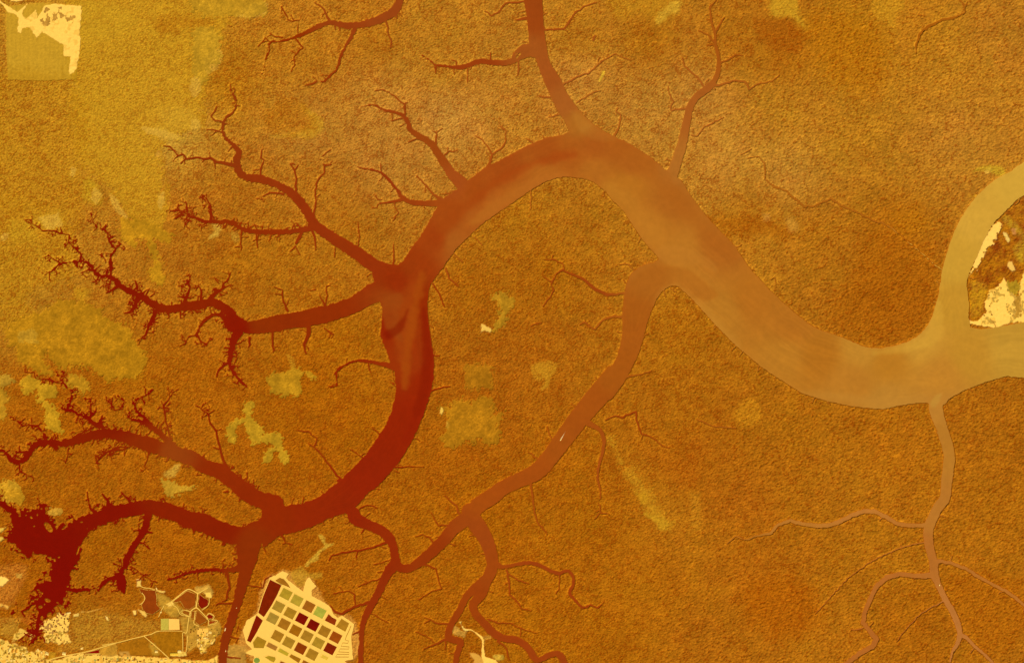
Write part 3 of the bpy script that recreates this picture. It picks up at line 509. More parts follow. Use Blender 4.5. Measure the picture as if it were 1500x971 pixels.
# ------------------------------------------------------------------ colour of the vegetation (kinds of wood, haze painted in at top centre) and of the water (silt load)
def field(ctrl, power=3.2, smooth=18.0):
    cp = np.array([(a, b) for a, b, _ in ctrl], np.float32)
    cc = np.array([lin(c) for _, _, c in ctrl], np.float32)
    k = 6
    sx = gx[::k]; sy = gy[::k]
    mx, my = np.meshgrid(sx, sy)
    W = np.zeros(mx.shape, np.float32); C = np.zeros(mx.shape + (3,), np.float32)
    for (a, b), c in zip(cp, cc):
        w = 1.0 / ((mx - a) ** 2 + (my - b) ** 2 + smooth ** 2) ** (power / 2)
        W += w; C += w[..., None] * c
    C /= W[..., None]
    fx = np.clip(np.arange(NX) / k, 0, len(sx) - 1.001); fy = np.clip(np.arange(NY) / k, 0, len(sy) - 1.001)
    ix = fx.astype(int); iy = fy.astype(int); tx = (fx - ix).astype(np.float32)[None, :, None]; ty = (fy - iy).astype(np.float32)[:, None, None]
    a = C[iy][:, ix] * (1 - tx) + C[iy][:, ix + 1] * tx
    b = C[iy + 1][:, ix] * (1 - tx) + C[iy + 1][:, ix + 1] * tx
    return a * (1 - ty) + b * ty

def ctl(t):
    out = []
    for a in t.split():
        x, y, c = a.split(','); out.append((float(x), float(y), '#' + c))
    return out
FOREST = ctl('50,180,B07818 50,240,B47C18 150,180,BC8A1C 200,60,BA8A1E 200,120,BC8A1E 250,190,BE8E28 330,120,B4760F 450,80,B37415 550,60,B07012 650,50,B37818 650,100,B57A1A 650,170,BC842C 560,150,B87E24 850,60,B07414 850,110,B87E26 950,60,A96A0E 950,160,B67E24 1020,150,B87E26 1080,60,A86810 1150,80,A8650C 1250,60,B0740F 1350,60,B27414 1400,100,B67A18 1400,200,B67A1E 1470,60,B4761A 1250,200,B27816 1150,160,B47A18 1150,250,B88024 1060,230,B88024 1100,320,AE7012 1200,350,AC6C10 1300,350,A8660C 1300,430,A45F0A 750,330,AA6C0E 860,330,AA6C10 800,400,A5640A 450,200,B47A22 560,220,B47A24 450,270,AE6E14 350,290,AC6C12 250,330,AE6C12 100,300,B07616 50,400,B07A18 20,450,B07A18 400,380,A96A0E 350,400,A8660C 500,350,AC6C10 450,560,A55E06 500,500,A86408 300,560,A86008 100,620,A45C06 60,580,A55E08 200,580,A86408 200,680,A65E08 450,650,A45C06 520,620,A55E06 700,420,A5620A 700,600,A65E0A 770,520,A8620C 700,760,A86006 650,690,A65E08 400,850,A25A06 600,850,A86008 620,760,A76008 820,700,A66008 860,780,A86408 1000,500,AA6A0C 1000,600,A8660C 1000,680,A85F0A 1080,720,A8600C 1150,650,A8660C 1300,650,AC680C 1450,650,A8640C 1250,720,AC6A0E 1450,750,A8660C 1000,780,AC6A0E 950,850,AE680A 1100,850,AC660C 1050,940,A8640C 1200,920,AC6A0E 1300,820,AE6C0E 1450,900,AC6A0E 1350,900,A8620A 800,900,AA6408 880,940,AA6408 60,850,A05A06 150,800,A25C06 250,790,A45C06 150,860,A45E08 150,910,AC6E10 270,830,A25A06')
WATER = ctl('60,780,8C0E00 90,850,8C0C00 60,930,8C0E00 0,740,8C0E00 160,745,8E1200 250,745,942000 215,790,8E1000 180,840,8C0E00 330,770,922000 0,665,8E1200 60,650,901600 120,640,922000 220,650,982C04 250,662,A04014 200,600,8E1000 120,600,8C0E00 80,560,901600 320,700,9A2C04 400,750,992A02 460,745,9A2804 540,700,992404 585,650,992402 610,610,9A2402 625,560,9A2602 600,530,A03608 595,470,A03A08 622,450,9A2E02 570,470,982402 572,440,A04410 580,415,9C3006 480,450,983004 350,480,921800 335,540,921C02 380,472,963004 290,450,942400 250,452,942400 270,420,901800 180,415,901800 150,380,8E1600 160,340,901A04 220,475,901600 300,320,942404 340,220,9A3810 330,170,9A3C12 280,230,942C0A 400,270,9C360E 450,320,9C340C 540,390,9C340A 320,335,983004 380,340,9A3006 610,390,A03C0A 640,350,A5420E 660,310,A84C12 700,285,A84E12 665,355,B0601E 690,320,B05E1C 740,250,A85014 720,300,B4641E 760,285,B5681E 800,225,AA5616 840,225,B0601A 800,255,B86C20 870,250,B66E20 870,215,AE5E1A 905,215,AE601A 925,240,B0641C 780,30,A04A12 770,70,A85A1C 800,110,A8581C 830,150,AC6222 850,180,B47022 700,92,9E4210 640,98,9C3C0E 500,35,A04214 570,20,A04818 410,60,9A3204 500,100,9C3A0C 920,270,B87420 900,285,BA7822 980,300,B26A1E 950,220,B0651C 960,330,BE7A24 1050,360,B26A1E 1000,370,BE7C26 950,400,B26C1E 930,470,AC5E14 1010,420,BE7C26 1100,440,B8731F 1160,480,B87420 1060,460,BC7E26 1150,520,BE8026 1200,520,B8761E 1250,560,BE8028 1300,590,C08830 1300,530,C08224 1265,512,C48C2E 1350,500,CC9834 1380,550,C4882C 1400,450,C8962E 1420,520,C4902C 1480,510,C89A34 1400,380,D0A236 1430,320,D6A83C 1490,260,D8AC3E 1380,600,BE8430 1380,640,BC802A 1370,760,BC7C2C 1350,800,B87228 1260,760,BE7C30 1180,765,BC7C2C 1290,860,B87028 1270,910,B66C24 1400,900,BE7A34 1450,850,BA762A 1050,780,B57620 1040,60,A65A14 1010,160,AC6220 990,240,B47228 900,550,AA5C12 870,590,A85610 830,650,A85610 780,700,A8520E 720,730,A8500E 640,820,9C3A06 700,790,A44A10 720,830,A44A0C 690,880,A04408 740,930,A0420A 800,960,A0440A 660,920,9E4008 560,800,9A2E04 540,880,9A3206 545,955,9A3608 345,850,963004 330,950,983208 370,795,963004 500,760,982604 640,220,A04A12 560,170,9C4010 660,270,A8501A 870,410,A0480E 820,400,A0480C 1250,300,AC6816 1150,290,AA6614 1340,80,A8620F 1400,220,B87E22 870,650,A65210 880,700,A45010 930,610,9C4008 830,880,A04208 800,835,A0440C 600,290,A04210 570,270,9A380E 450,640,9A3608 310,610,901E02 490,540,942602 300,840,901602 530,800,962804')
FC = field(FOREST, 3.0, 30.0)
WC = field(WATER, 4.2, 9.0)

def sm(a, b, x):
    t = np.clip((x - a) / (b - a), 0, 1); return t * t * (3 - 2 * t)

# brightness wander of the woods, mixture of tree kinds
fc = FC * (1 + 0.05 * noise(60, 7, 3) + 0.10 * noise(14, 8, 3) + .06 * noise(6, 81, 2))[..., None]
warm = noise(24, 9, 2) * 0.035 - .012
fc[..., 1] *= 1 + warm; fc[..., 2] *= 1.35; fc[..., 0] *= .975
woody = np.ones((NY, NX), np.float32)       # how much closed canopy stands here
PATCH.sort(key=lambda q: {0: 1, 3: 0}.get(q[4], 2) if np.mean([a[1] for a in q[0]]) > 40 or q[4] != 2 else 3)
KIND = np.zeros((NY, NX), np.int8)          # 0 wood, 1 sand, 2 grass, 3 field
n2 = noise(5, 21, 2); n3 = noise(12, 22, 2); n1 = noise(2.2, 23)
nl = noise(4.5, 71, 2) + .7 * noise(10, 72) + .5 * noise(1.9, 73)
def GRASSY(p): return np.mean([q[1] for q in p]) < 820
for poly, soft, col, st, kind, rough in PATCH:
    if st <= 0: continue
    pp = catmull(poly, 3, True) if kind in (TINT, GRASS) and len(poly) > 4 else poly
    r = poly_sdf(pp, soft * 2 + rough * 3)
    if r is None: continue
    (i0, i1, j0, j1), d = r
    w_ = (slice(j0, j1), slice(i0, i1))
    k_ = 1.6 if (kind == GRASS and GRASSY(pp)) else 1
    if k_ > 1: d = d - 1.3 + 1.5 * nl[w_] + .9 * n1[w_]
    d = d + k_ * rough * (n2[w_] * .8 + n3[w_] * (.6 if rough > 3 else .3) + n1[w_] * (.45 if kind else .2))
    if kind == GRASS and GRASSY(pp): soft = soft * .7
    m = sm(soft, -soft, d) * st
    c = np.array(lin(col), np.float32)
    if kind != SAND: c[1] *= .95; c[2] *= .85
    fc[w_] = fc[w_] * (1 - m[..., None]) + c * m[..., None]
    if kind == SAND: woody[w_] = np.minimum(woody[w_], sm(-.3, .8, d + 0)); KIND[w_][d < 0] = 1
    elif kind == GRASS: woody[w_] = np.where(d < 0, np.minimum(woody[w_], np.clip(.24 + .25 * n3[w_] + .12 * n2[w_] + .2 * sm(-6, 0, d), .08, .6)), woody[w_]); KIND[w_][d < 0] = 2
    elif kind == FIELD: woody[w_] = np.minimum(woody[w_], np.where(d < 0, .10, 1)); KIND[w_][d < 0] = 3
    else:
        light = 1 - .25 * m * (c[1] > .24)
        woody[w_] *= light

gz = KIND == 2
fc[gz] *= (1 + .10 * n2 + .09 * n1 + .12 * n3)[gz][:, None]
isl = (GX > 1418) & (GY > 285) & (GY < 478) & (KIND == 0)
fc[isl] *= np.stack([1 + .16 * n2 + .14 * n3, 1 + .28 * n2 + .2 * n3, 1 + 0 * n2], -1)[isl]
fc[gz, 1] *= .955
# crop rows of the big field in the north west
rows = (KIND == 3) & (GX < 130) & (GY < 130)
fc[rows] *= (1 + .035 * np.sin(GX * 2 * math.pi / 6.2 + n3 * .4) + .05 * n2)[rows][:, None]
hedge = (np.abs(GY - 118.5 - n3 * 1.5) < .7 + .5 * n2) & (GX > 8) & (GX < 108)
fc[hedge] *= np.array([.86, .72, .6])
rows2 = (KIND == 3) & (GY > 800)
fc[rows2] *= (1 + .10 * n1 + .10 * n2)[rows2][:, None]

# village: a mosaic of yards, grass and trees
vil = (KIND == 1) & (GY > 925) & (GX < 325)
mosa = n1 * .55 + n2 * .9 + .25 * n3 - .5 * (np.abs(GY - 962) < 2.0) * (GX > 95)
mm = vil & (mosa > .3); fc[mm] = lin('#CBA23C'); KIND[mm] = 2; woody[mm] = .2
mm = vil & (mosa > .78); fc[mm] = lin('#AA7820'); KIND[mm] = 0; woody[mm] = .6
mm = vil & (noise(4, 61) > .75); fc[mm] = lin('#E8AC48')
fl = (KIND == 1) & (GX > 55) & (GX < 106) & (GY > 896) & (GY < 946)
mm = fl & (n1 * .8 + n2 * .6 > .38); fc[mm] = lin('#B07C3A'); KIND[mm] = 0; woody[mm] = .5
mm = (KIND == 1) & (GX < 125) & (GY < 115) & (n2 * .7 + n3 * .7 > .45); fc[mm] = lin('#F0BC58')
fl = (KIND == 1) & (GX > 1435) & (GY > 415) & (GY < 475)
mm = fl & (n2 * .7 + n3 * .6 > .12); fc[mm] = lin('#F2BC56')
mm = fl & (n2 * .7 + n3 * .6 + .3 * n1 > .42); fc[mm] = lin('#D2A440'); KIND[mm] = 2; woody[mm] = .15

# land under the farm platform and the tracks is cleared
FARM = P(350,830,6.89,'306 112|352 92|400 66|440 42|500 68|476 112|520 150|560 182|648 250|664 180|680 130|708 104|740 150|780 195|732 240|736 292|790 318|850 352|905 390|930 420|950 476|998 515|1040 492|1120 545|1165 575|1132 700|1152 930|1060 950|1150 1000|1180 1300|80 1300|90 1040|140 971|150 900|64 868|130 826|72 768|40 640|78 540|186 470|215 380|246 290')
r = poly_sdf(FARM, 6); (i0, i1, j0, j1), d = r
w_ = (slice(j0, j1), slice(i0, i1))
farm_in = np.zeros((NY, NX), bool); farm_in[w_] = d < -0.6
woody[w_] = np.minimum(woody[w_], sm(-.2, 1.5, d))
farm_edge = np.full((NY, NX), 50, np.float32); farm_edge[w_] = d
D[w_] = np.where(d < 1.0, np.maximum(D[w_], 2.0), D[w_])
clear = np.full((NY, NX), 50, np.float32)
PATHL = []
for ox, oy, s, t in PATHS:
    p = catmull(pts(ox, oy, s, t), 4); PATHL.append(p)
    for a, b in zip(p[:-1], p[1:]):
        i0, i1, j0, j1 = win(min(a[0], b[0]) - 3, max(a[0], b[0]) + 3, min(a[1], b[1]) - 3, max(a[1], b[1]) + 3)
        x = GX[j0:j1, i0:i1]; y = GY[j0:j1, i0:i1]; e = b - a; L = e[0] ** 2 + e[1] ** 2 + 1e-9
        tt = np.clip(((x - a[0]) * e[0] + (y - a[1]) * e[1]) / L, 0, 1)
        dd = np.sqrt((x - a[0] - tt * e[0]) ** 2 + (y - a[1] - tt * e[1]) ** 2) - a[2] / 2
        clear[j0:j1, i0:i1] = np.minimum(clear[j0:j1, i0:i1], dd)
VPOLY = [(pts(170, 840, 7.41, a), b, c) for a, b, c in VILLAGE_BROWN]
VPOLY.append((pts(0, 840, 7.41, '918 862|1000 838|1074 820|1080 864'), '#8C0C00', 'dark red wedge shaped tank beside the village road'))
for poly, _, _ in VPOLY:
    (i0, i1, j0, j1), d = poly_sdf(poly, 4)
    clear[j0:j1, i0:i1] = np.minimum(clear[j0:j1, i0:i1], d)
YARD = [pts(170, 840, 7.41, '485 488|572 486|570 610|485 612'), pts(170, 840, 7.41, '573 488|685 492|690 606|573 610')]
for poly in YARD:
    (i0, i1, j0, j1), d = poly_sdf(poly, 4)
    clear[j0:j1, i0:i1] = np.minimum(clear[j0:j1, i0:i1], d)
woody *= sm(-.1, 1.0, clear)

# ------------------------------------------------------------------ canopy relief: every crown is a small dome
def crowns(cell, seed, rmin, rmax, hmin, hmax):
    r = np.random.default_rng(seed)
    w = int((X1 - X0) / cell) + 6; h = int((Y1 - Y0) / cell) + 6
    jx = r.uniform(.05, .95, (h, w)).astype(np.float32); jy = r.uniform(.05, .95, (h, w)).astype(np.float32)
    rr = r.uniform(rmin, rmax, (h, w)).astype(np.float32); hh = r.uniform(hmin, hmax, (h, w)).astype(np.float32)
    tone = r.normal(0, 1, (h, w)).astype(np.float32)
    # crowns stretched along one slant to imitate drawn-out shadows
    ca, sa = math.cos(.3), math.sin(.3)
    ur = (GX * ca - GY * sa) * .80; vr = (GX * sa + GY * ca) * 1.12
    ur -= ur.min(); vr -= vr.min()
    w = int(ur.max() / cell) + 6; h = int(vr.max() / cell) + 6
    jx = r.uniform(.05, .95, (h, w)).astype(np.float32); jy = r.uniform(.05, .95, (h, w)).astype(np.float32)
    rr = r.uniform(rmin, rmax, (h, w)).astype(np.float32); hh = r.uniform(hmin, hmax, (h, w)).astype(np.float32)
    tone = r.normal(0, 1, (h, w)).astype(np.float32)
    fx = ur / cell + 2; fy = vr / cell + 2
    ix = fx.astype(np.int32); iy = fy.astype(np.int32)
    best = np.zeros((NY, NX), np.float32); bt = np.zeros((NY, NX), np.float32)
    for dy in (-1, 0, 1):
        for dx in (-1, 0, 1):
            a = iy + dy; b = ix + dx
            d2 = ((fx - b - jx[a, b]) ** 2 + (fy - a - jy[a, b]) ** 2) * cell * cell / rr[a, b] ** 2
            z = hh[a, b] * np.sqrt(np.clip(1 - d2, 0, 1))
            m = z > best
            best = np.where(m, z, best); bt = np.where(m, tone[a, b], bt)
    return best, bt
can1, tone1 = crowns(2.15, 3, .95, 1.9, 3.0, 5.4)
can2, tone2 = crowns(3.6, 4, 1.5, 2.8, 3.6, 6.6)
east = sm(820, 1150, GX + n3 * 60 + noise(120, 33) * 120)
mix2 = np.maximum(can1 * (1 - .15 * east), can2 * (.45 + .55 * east))
tone = np.where(can2 * (.45 + .55 * east) > can1, tone2, tone1)
relief = mix2 + 1.0 * n2 + .5 * n1
gap = sm(3.3, 1.2, mix2 + .9 * n2 + .7 * n3)          # low spots between crowns: muddy floor darkened by painted shade
CANH = 1.0

edge_w = sm(-0.1, 0.9, D)
base = np.clip(D * 1.6, -2.4, 1.3)
Z = base + np.clip(relief, 0, 20) * CANH * woody * edge_w
Z += ((KIND != 0) * .25 * n1) * (D > .5)
Z[clear < .2] = np.minimum(Z[clear < .2], .9)
Z[farm_in] = 0.6
# individual tone of each crown and reddish mud with shade painted into the gaps
lc = fc * (1 + .10 * tone * np.clip(woody, .25, 1))[..., None]
lc[..., 1] *= 1 + .015 * np.clip(tone, -2, 2) * np.clip(woody, .2, 1)
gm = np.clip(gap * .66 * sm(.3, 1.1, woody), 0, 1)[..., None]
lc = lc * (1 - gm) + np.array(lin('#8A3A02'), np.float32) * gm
shore = sm(1.0, -.3, D)[..., None]
lc = lc * (1 - shore * .5) + np.array(lin('#8E3402'), np.float32) * shore * .5
fringe = sm(.2, 1.2, D) * sm(4.2, 2.0, D) * np.clip(.5 + n1 + .6 * n2, 0, 1.3) * woody
lc *= (1 + .22 * fringe * np.array([1, 1.15, 1.2], np.float32)[:, None, None]).transpose(1, 2, 0)
lc = np.clip(lc * (GAIN * np.where(KIND == 1, 1.05, np.where(KIND == 2, .86, .93) + .15 * np.clip(woody, 0, 1)))[..., None], 0, 1)
lc[..., 2] *= np.where(KIND == 1, .70, .95)

# ------------------------------------------------------------------ materials
def new_mat(name):
    m = bpy.data.materials.new(name); m.use_nodes = True
    nt = m.node_tree; b = nt.nodes['Principled BSDF']
    return m, nt, b

def attr_mat(name, rough, grain_scale, grain, spec=.1, bump=0.0):
    m, nt, b = new_mat(name)
    at = nt.nodes.new('ShaderNodeAttribute'); at.attribute_name = 'tone'
    tc = nt.nodes.new('ShaderNodeTexCoord')
    nz = nt.nodes.new('ShaderNodeTexNoise'); nz.inputs['Scale'].default_value = grain_scale; nz.inputs['Detail'].default_value = 4
    nt.links.new(tc.outputs['Object'], nz.inputs['Vector'])
    mr = nt.nodes.new('ShaderNodeMapRange'); mr.inputs[1].default_value = .25; mr.inputs[2].default_value = .75
    mr.inputs[3].default_value = 1 - grain; mr.inputs[4].default_value = 1 + grain
    nt.links.new(nz.outputs['Fac'], mr.inputs[0])
    mx = nt.nodes.new('ShaderNodeVectorMath'); mx.operation = 'MULTIPLY'
    nt.links.new(at.outputs['Color'], mx.inputs[0]); nt.links.new(mr.outputs[0], mx.inputs[1])
    nt.links.new(mx.outputs[0], b.inputs['Base Color'])
    b.inputs['Roughness'].default_value = rough; b.inputs['Specular IOR Level'].default_value = spec
    return m
M_WOOD = attr_mat('mangrove leaves', .9, .16, .22, 0)
M_GRASS = attr_mat('marsh grass', .9, .12, .16, 0)
M_SAND = attr_mat('dry sand', .95, .08, .05)
M_FIELD = attr_mat('field crop', .9, .1, .12, 0)
M_WATER = attr_mat('silty water', .4, .03, .05, .02)

def flat_mat(name, hexcol, var=.06, scale=.08, rough=.8, spec=.03, g=None):
    m, nt, b = new_mat(name)
    tc = nt.nodes.new('ShaderNodeTexCoord')
    nz = nt.nodes.new('ShaderNodeTexNoise'); nz.inputs['Scale'].default_value = scale; nz.inputs['Detail'].default_value = 5
    nt.links.new(tc.outputs['Object'], nz.inputs['Vector'])
    rp = nt.nodes.new('ShaderNodeMix'); rp.data_type = 'RGBA'
    c = alb(hexcol, g); c[2] *= .75
    rp.inputs[6].default_value = (*np.clip(c * (1 - var * 2), 0, 1), 1); rp.inputs[7].default_value = (*np.clip(c * (1 + var * 2), 0, 1), 1)
    nt.links.new(nz.outputs['Fac'], rp.inputs[0])
    nt.links.new(rp.outputs[2], b.inputs['Base Color'])
    b.inputs['Roughness'].default_value = rough; b.inputs['Specular IOR Level'].default_value = spec
    return m
_mc = {}
def fm(hexcol, **k):
    key = hexcol + str(sorted(k.items()))
    if key not in _mc: _mc[key] = flat_mat('surface ' + hexcol.lstrip('#').lower(), hexcol, **k)
    return _mc[key]

# ------------------------------------------------------------------ sheets cut from the raster
def sheet(name, mask_cells, z, col, mat):
    """mesh made of the masked cells of the grid"""
    jj, ii = np.nonzero(mask_cells)
    if len(jj) == 0: return None
    v0 = jj.astype(np.int64) * NX + ii
    quads = np.stack([v0 + NX, v0 + NX + 1, v0 + 1, v0], 1)
    used, inv = np.unique(quads, return_inverse=True)
    q = inv.reshape(-1).astype(np.int32)
    co = np.empty((len(used), 3), np.float32)
    co[:, 0] = (GX.reshape(-1)[used] - CX) * U; co[:, 1] = (CY - GY.reshape(-1)[used]) * U
    co[:, 2] = z if np.isscalar(z) else z.reshape(-1)[used]
    me = bpy.data.meshes.new(name)
    me.vertices.add(len(used)); me.vertices.foreach_set('co', co.reshape(-1))
    me.loops.add(len(q)); me.loops.foreach_set('vertex_index', q)
    n = len(jj)
    me.polygons.add(n); me.polygons.foreach_set('loop_start', np.arange(0, n * 4, 4, dtype=np.int32))
    me.polygons.foreach_set('loop_total', np.full(n, 4, np.int32))
    me.polygons.foreach_set('use_smooth', np.ones(n, bool))
    a = me.attributes.new('tone', 'FLOAT_COLOR', 'POINT')
    c4 = np.ones((len(used), 4), np.float32); c4[:, :3] = col.reshape(-1, 3)[used]
    a.data.foreach_set('color', c4.reshape(-1))
    me.materials.append(mat); me.update(calc_edges=True)
    o = bpy.data.objects.new(name, me); COL.objects.link(o)
    return o

def cellmin(a): return np.minimum(np.minimum(a[:-1, :-1], a[1:, :-1]), np.minimum(a[:-1, 1:], a[1:, 1:]))
def cellmax(a): return np.maximum(np.maximum(a[:-1, :-1], a[1:, :-1]), np.maximum(a[:-1, 1:], a[1:, 1:]))

land = cellmax(D) > -1.6
kc = KIND[:-1, :-1]
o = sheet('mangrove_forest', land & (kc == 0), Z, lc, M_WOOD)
o['kind'] = 'stuff'; o['label'] = 'dense orange brown mangrove forest covering the land between the creeks'; o['category'] = 'forest'
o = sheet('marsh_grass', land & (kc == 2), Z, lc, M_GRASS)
o['kind'] = 'stuff'; o['label'] = 'yellow open marsh grass in clearings of the forest'; o['category'] = 'grass'
o = sheet('sand', land & (kc == 1), Z, lc, M_SAND); o['kind'] = 'structure'
o = sheet('field', land & (kc == 3), Z, lc, M_FIELD); o['kind'] = 'structure'

# water: silt streaks run along the channels
_r = np.random.default_rng(77).uniform(-1, 1, 400)
_dd = np.clip((-Dmaj + noise(40, 44, 2) * 5) / 2.6 + 40, 0, 398); _di = _dd.astype(int); _df = _dd - _di
streak = _r[_di] * (1 - _df) + _r[_di + 1] * _df
str_n = noise(26, 41, 3) * .03 + noise(9, 42, 2) * .02 + noise(4, 46, 2) * .02 + streak * .07 * np.clip(.4 + noise(70, 45, 2), 0, 1.2) * sm(0, 6, -Dmaj)
wc = WC * (1 + str_n * (.5 + .5 * (1 - rag)))[..., None]
bars = [([(1022,440),(1040,455),(1062,478),(1078,495),(1085,510),(1070,508),(1050,485),(1030,460),(1018,446)],7,'#C68C30'),
        ([(898,268),(930,290),(960,330),(985,365),(965,375),(935,335),(905,300),(885,275)],10,'#C48228'),
        ([(1345,498),(1362,474),(1372,440),(1382,460),(1375,500),(1330,515),(1280,518),(1300,510)],5,'#DCAC3C'),
        ([(850,190),(870,185),(905,203),(880,206),(865,203)],4,'#C08430'),
        ([(842,165),(866,184),(850,190),(836,165)],4,'#C28832'),
        ([(1172,575),(1225,588),(1300,596),(1355,588),(1350,578),(1290,583),(1220,572)],5,'#C48C34'),
        ([(590,430),(610,405),(620,400),(612,440),(600,500),(590,540),(575,480)],7,'#A8460E'),
        ([(560,440),(590,432),(582,470),(590,500),(565,480)],4,'#A24812'),
        ([(622,465),(634,520),(634,560),(620,605),(600,640),(590,640),(615,580),(622,520)],6,'#962002'),
        ([(640,330),(690,290),(730,258),(790,230),(840,222),(840,232),(790,242),(735,268),(690,305),(650,345)],7,'#A84A10'),
        ([(700,330),(745,300),(790,272),(830,258),(820,252),(775,265),(730,292),(690,322)],5,'#BA6E22'),
        ([(900,205),(950,232),(985,265),(1030,320),(1080,375),(1060,380),(1010,330),(960,275),(905,225)],10,'#B0641A'),
        ([(928,410),(950,392),(985,391),(1012,397),(1030,410),(1050,432),(1030,440),(1005,425),(988,415),(962,428),(944,470),(918,470),(918,430)],4,'#AC6216'),
        ([(958,372),(975,384),(1000,390),(1022,388),(1050,400),(1040,378),(1000,362),(970,360)],3,'#C07E2A'),
        ([(598,452),(593,478),(580,492),(566,497),(562,487),(578,478),(590,464)],3.5,'#8A1A00'),
        ([(614,398),(604,440),(595,490),(588,560),(597,562),(605,500),(613,450),(624,405)],5,'#AC4C0C'),
        ([(622,450),(632,505),(630,560),(618,602),(606,610),(618,545),(617,480)],4,'#8E1E00'),
        ([(1362,590),(1372,578),(1380,578),(1370,596)],2.5,'#CCA040')]
for poly, soft, c in bars:
    (i0, i1, j0, j1), d = poly_sdf(catmull(poly, 3, True), soft * 2)
    w_ = (slice(j0, j1), slice(i0, i1)); m = sm(soft, -soft, d + n3[w_] * soft * .4)[..., None] * (.2 if poly[0] in ((850,190),(842,165)) else .42 if poly[0][0] > 720 else .7)
    wc[w_] = wc[w_] * (1 - m) + np.array(lin(c), np.float32) * m
wc = np.clip(wc * GAIN * np.stack([.91 - .11 * rag, .86 + .13 * rag, .78 - .4 * rag], -1), 0, 1)
wet = cellmin(D) < 2.6
idc = ID[:-1, :-1]
for k, nm in enumerate(NAMES):
    o = sheet(nm, wet & (idc == k), 0.0, wc, M_WATER)
    if o: o['kind'] = 'structure'

# country beyond the survey: a flat skirt of ground out to the horizon
def quads_mesh(name, vs, fs, mat, parent=None, smooth=False):
    me = bpy.data.meshes.new(name); me.from_pydata([tuple(map(float, v)) for v in vs], [], fs)
    me.materials.append(mat); me.update()
    if smooth: me.polygons.foreach_set('use_smooth', [True] * len(me.polygons))
    o = bpy.data.objects.new(name, me); COL.objects.link(o)
    if parent: o.parent = parent
    return o
a0, a1, b0, b1 = wx(gx[0]), wx(gx[-1]), wy(gy[-1]), wy(gy[0]); F = 60000
o = quads_mesh('ground', [(a0,b0,1),(a1,b0,1),(a1,b1,1),(a0,b1,1),(-F,-F,1),(F,-F,1),(F,F,1),(-F,F,1)],
               [(4,5,1,0),(5,6,2,1),(6,7,3,2),(7,4,0,3)], fm('#AA680C', var=.2, scale=.02))
o['kind'] = 'structure'
o = quads_mesh('river_bed', [(a0,b0,-4),(a1,b0,-4),(a1,b1,-4),(a0,b1,-4)], [(0,1,2,3)], fm('#7A2800')); o['kind'] = 'structure'

# ------------------------------------------------------------------ vector things
def V(p, z): return (wx(p[0]), wy(p[1]), z)

def slab(name, poly, zt, zb, mat, parent=None, edge=0):
    q = [tuple(p[:2]) for p in poly]
    area = sum(q[k][0] * q[(k + 1) % len(q)][1] - q[(k + 1) % len(q)][0] * q[k][1] for k in range(len(q)))
    if area > 0: q = q[::-1]
    n = len(q)
    bm = bmesh.new()
    t = [bm.verts.new(V(p, zt)) for p in q]; b = [bm.verts.new(V(p, zb)) for p in q]
    f = bm.faces.new(t)
    for k in range(n): bm.faces.new((t[k], b[k], b[(k + 1) % n], t[(k + 1) % n]))
    bm.normal_update(); f.normal_update()
    bmesh.ops.triangulate(bm, faces=[f], ngon_method='EAR_CLIP')
    bmesh.ops.recalc_face_normals(bm, faces=bm.faces)
    me = bpy.data.meshes.new(name); bm.to_mesh(me); bm.free(); me.materials.append(mat)
    o = bpy.data.objects.new(name, me); COL.objects.link(o)
    if parent: o.parent = parent
    return o

def inset(q, d):
    """shift a polygon's edges outward (d>0) in plan units"""
    q = np.array([p[:2] for p in q], float); n = len(q)
    area = sum(q[k][0] * q[(k + 1) % n][1] - q[(k + 1) % n][0] * q[k][1] for k in range(n))
    sgn = 1 if area > 0 else -1
    out = []
    for k in range(n):
        a, b, c = q[k - 1], q[k], q[(k + 1) % n]
        e1 = (b - a) / (np.linalg.norm(b - a) + 1e-9); e2 = (c - b) / (np.linalg.norm(c - b) + 1e-9)
        n1_ = np.array([e1[1], -e1[0]]) * sgn; n2_ = np.array([e2[1], -e2[0]]) * sgn
        m = n1_ + n2_; m /= max(.35, 1 + float(n1_ @ n2_))
        out.append(tuple(b + m * d))
    return out

def ring(name, q, prof, mat, parent):
    """bank swept round the polygon q: prof = (offset, height) pairs"""
    loops = [[V(p, z) for p in inset(q, d)] for d, z in prof]
    n = len(q); vs = [v for l in loops for v in l]; fs = []
    for a in range(len(prof) - 1):
        for k in range(n):
            fs.append((a * n + k, a * n + (k + 1) % n, (a + 1) * n + (k + 1) % n, (a + 1) * n + k))
    o = quads_mesh(name, vs, fs, mat, parent)
    bm = bmesh.new(); bm.from_mesh(o.data); bmesh.ops.recalc_face_normals(bm, faces=bm.faces); 
    if sum(f.normal.z for f in bm.faces) < 0: bmesh.ops.reverse_faces(bm, faces=bm.faces)
    bm.to_mesh(o.data); bm.free()
    return o

def roughen(poly, amp, step, seed):
    r = np.random.default_rng(seed); q = []
    for k in range(len(poly)):
        a = np.array(poly[k][:2]); b = np.array(poly[(k + 1) % len(poly)][:2])
        n = max(1, int(np.linalg.norm(b - a) / step))
        for j in range(n):
            p = a + (b - a) * j / n
            q.append(tuple(p + r.normal(0, amp, 2)))
    return q

ZP = 2.0
M_DIKE = fm('#FFCB66', var=.035, scale=.05, rough=.95, spec=.05)
farm = slab('embankment', roughen(FARM, .28, 2.2, 3), ZP, -3, M_DIKE)
farm['label'] = 'pale sandy embankment carrying the grid of ponds at the bottom edge'; farm['category'] = 'embankment'

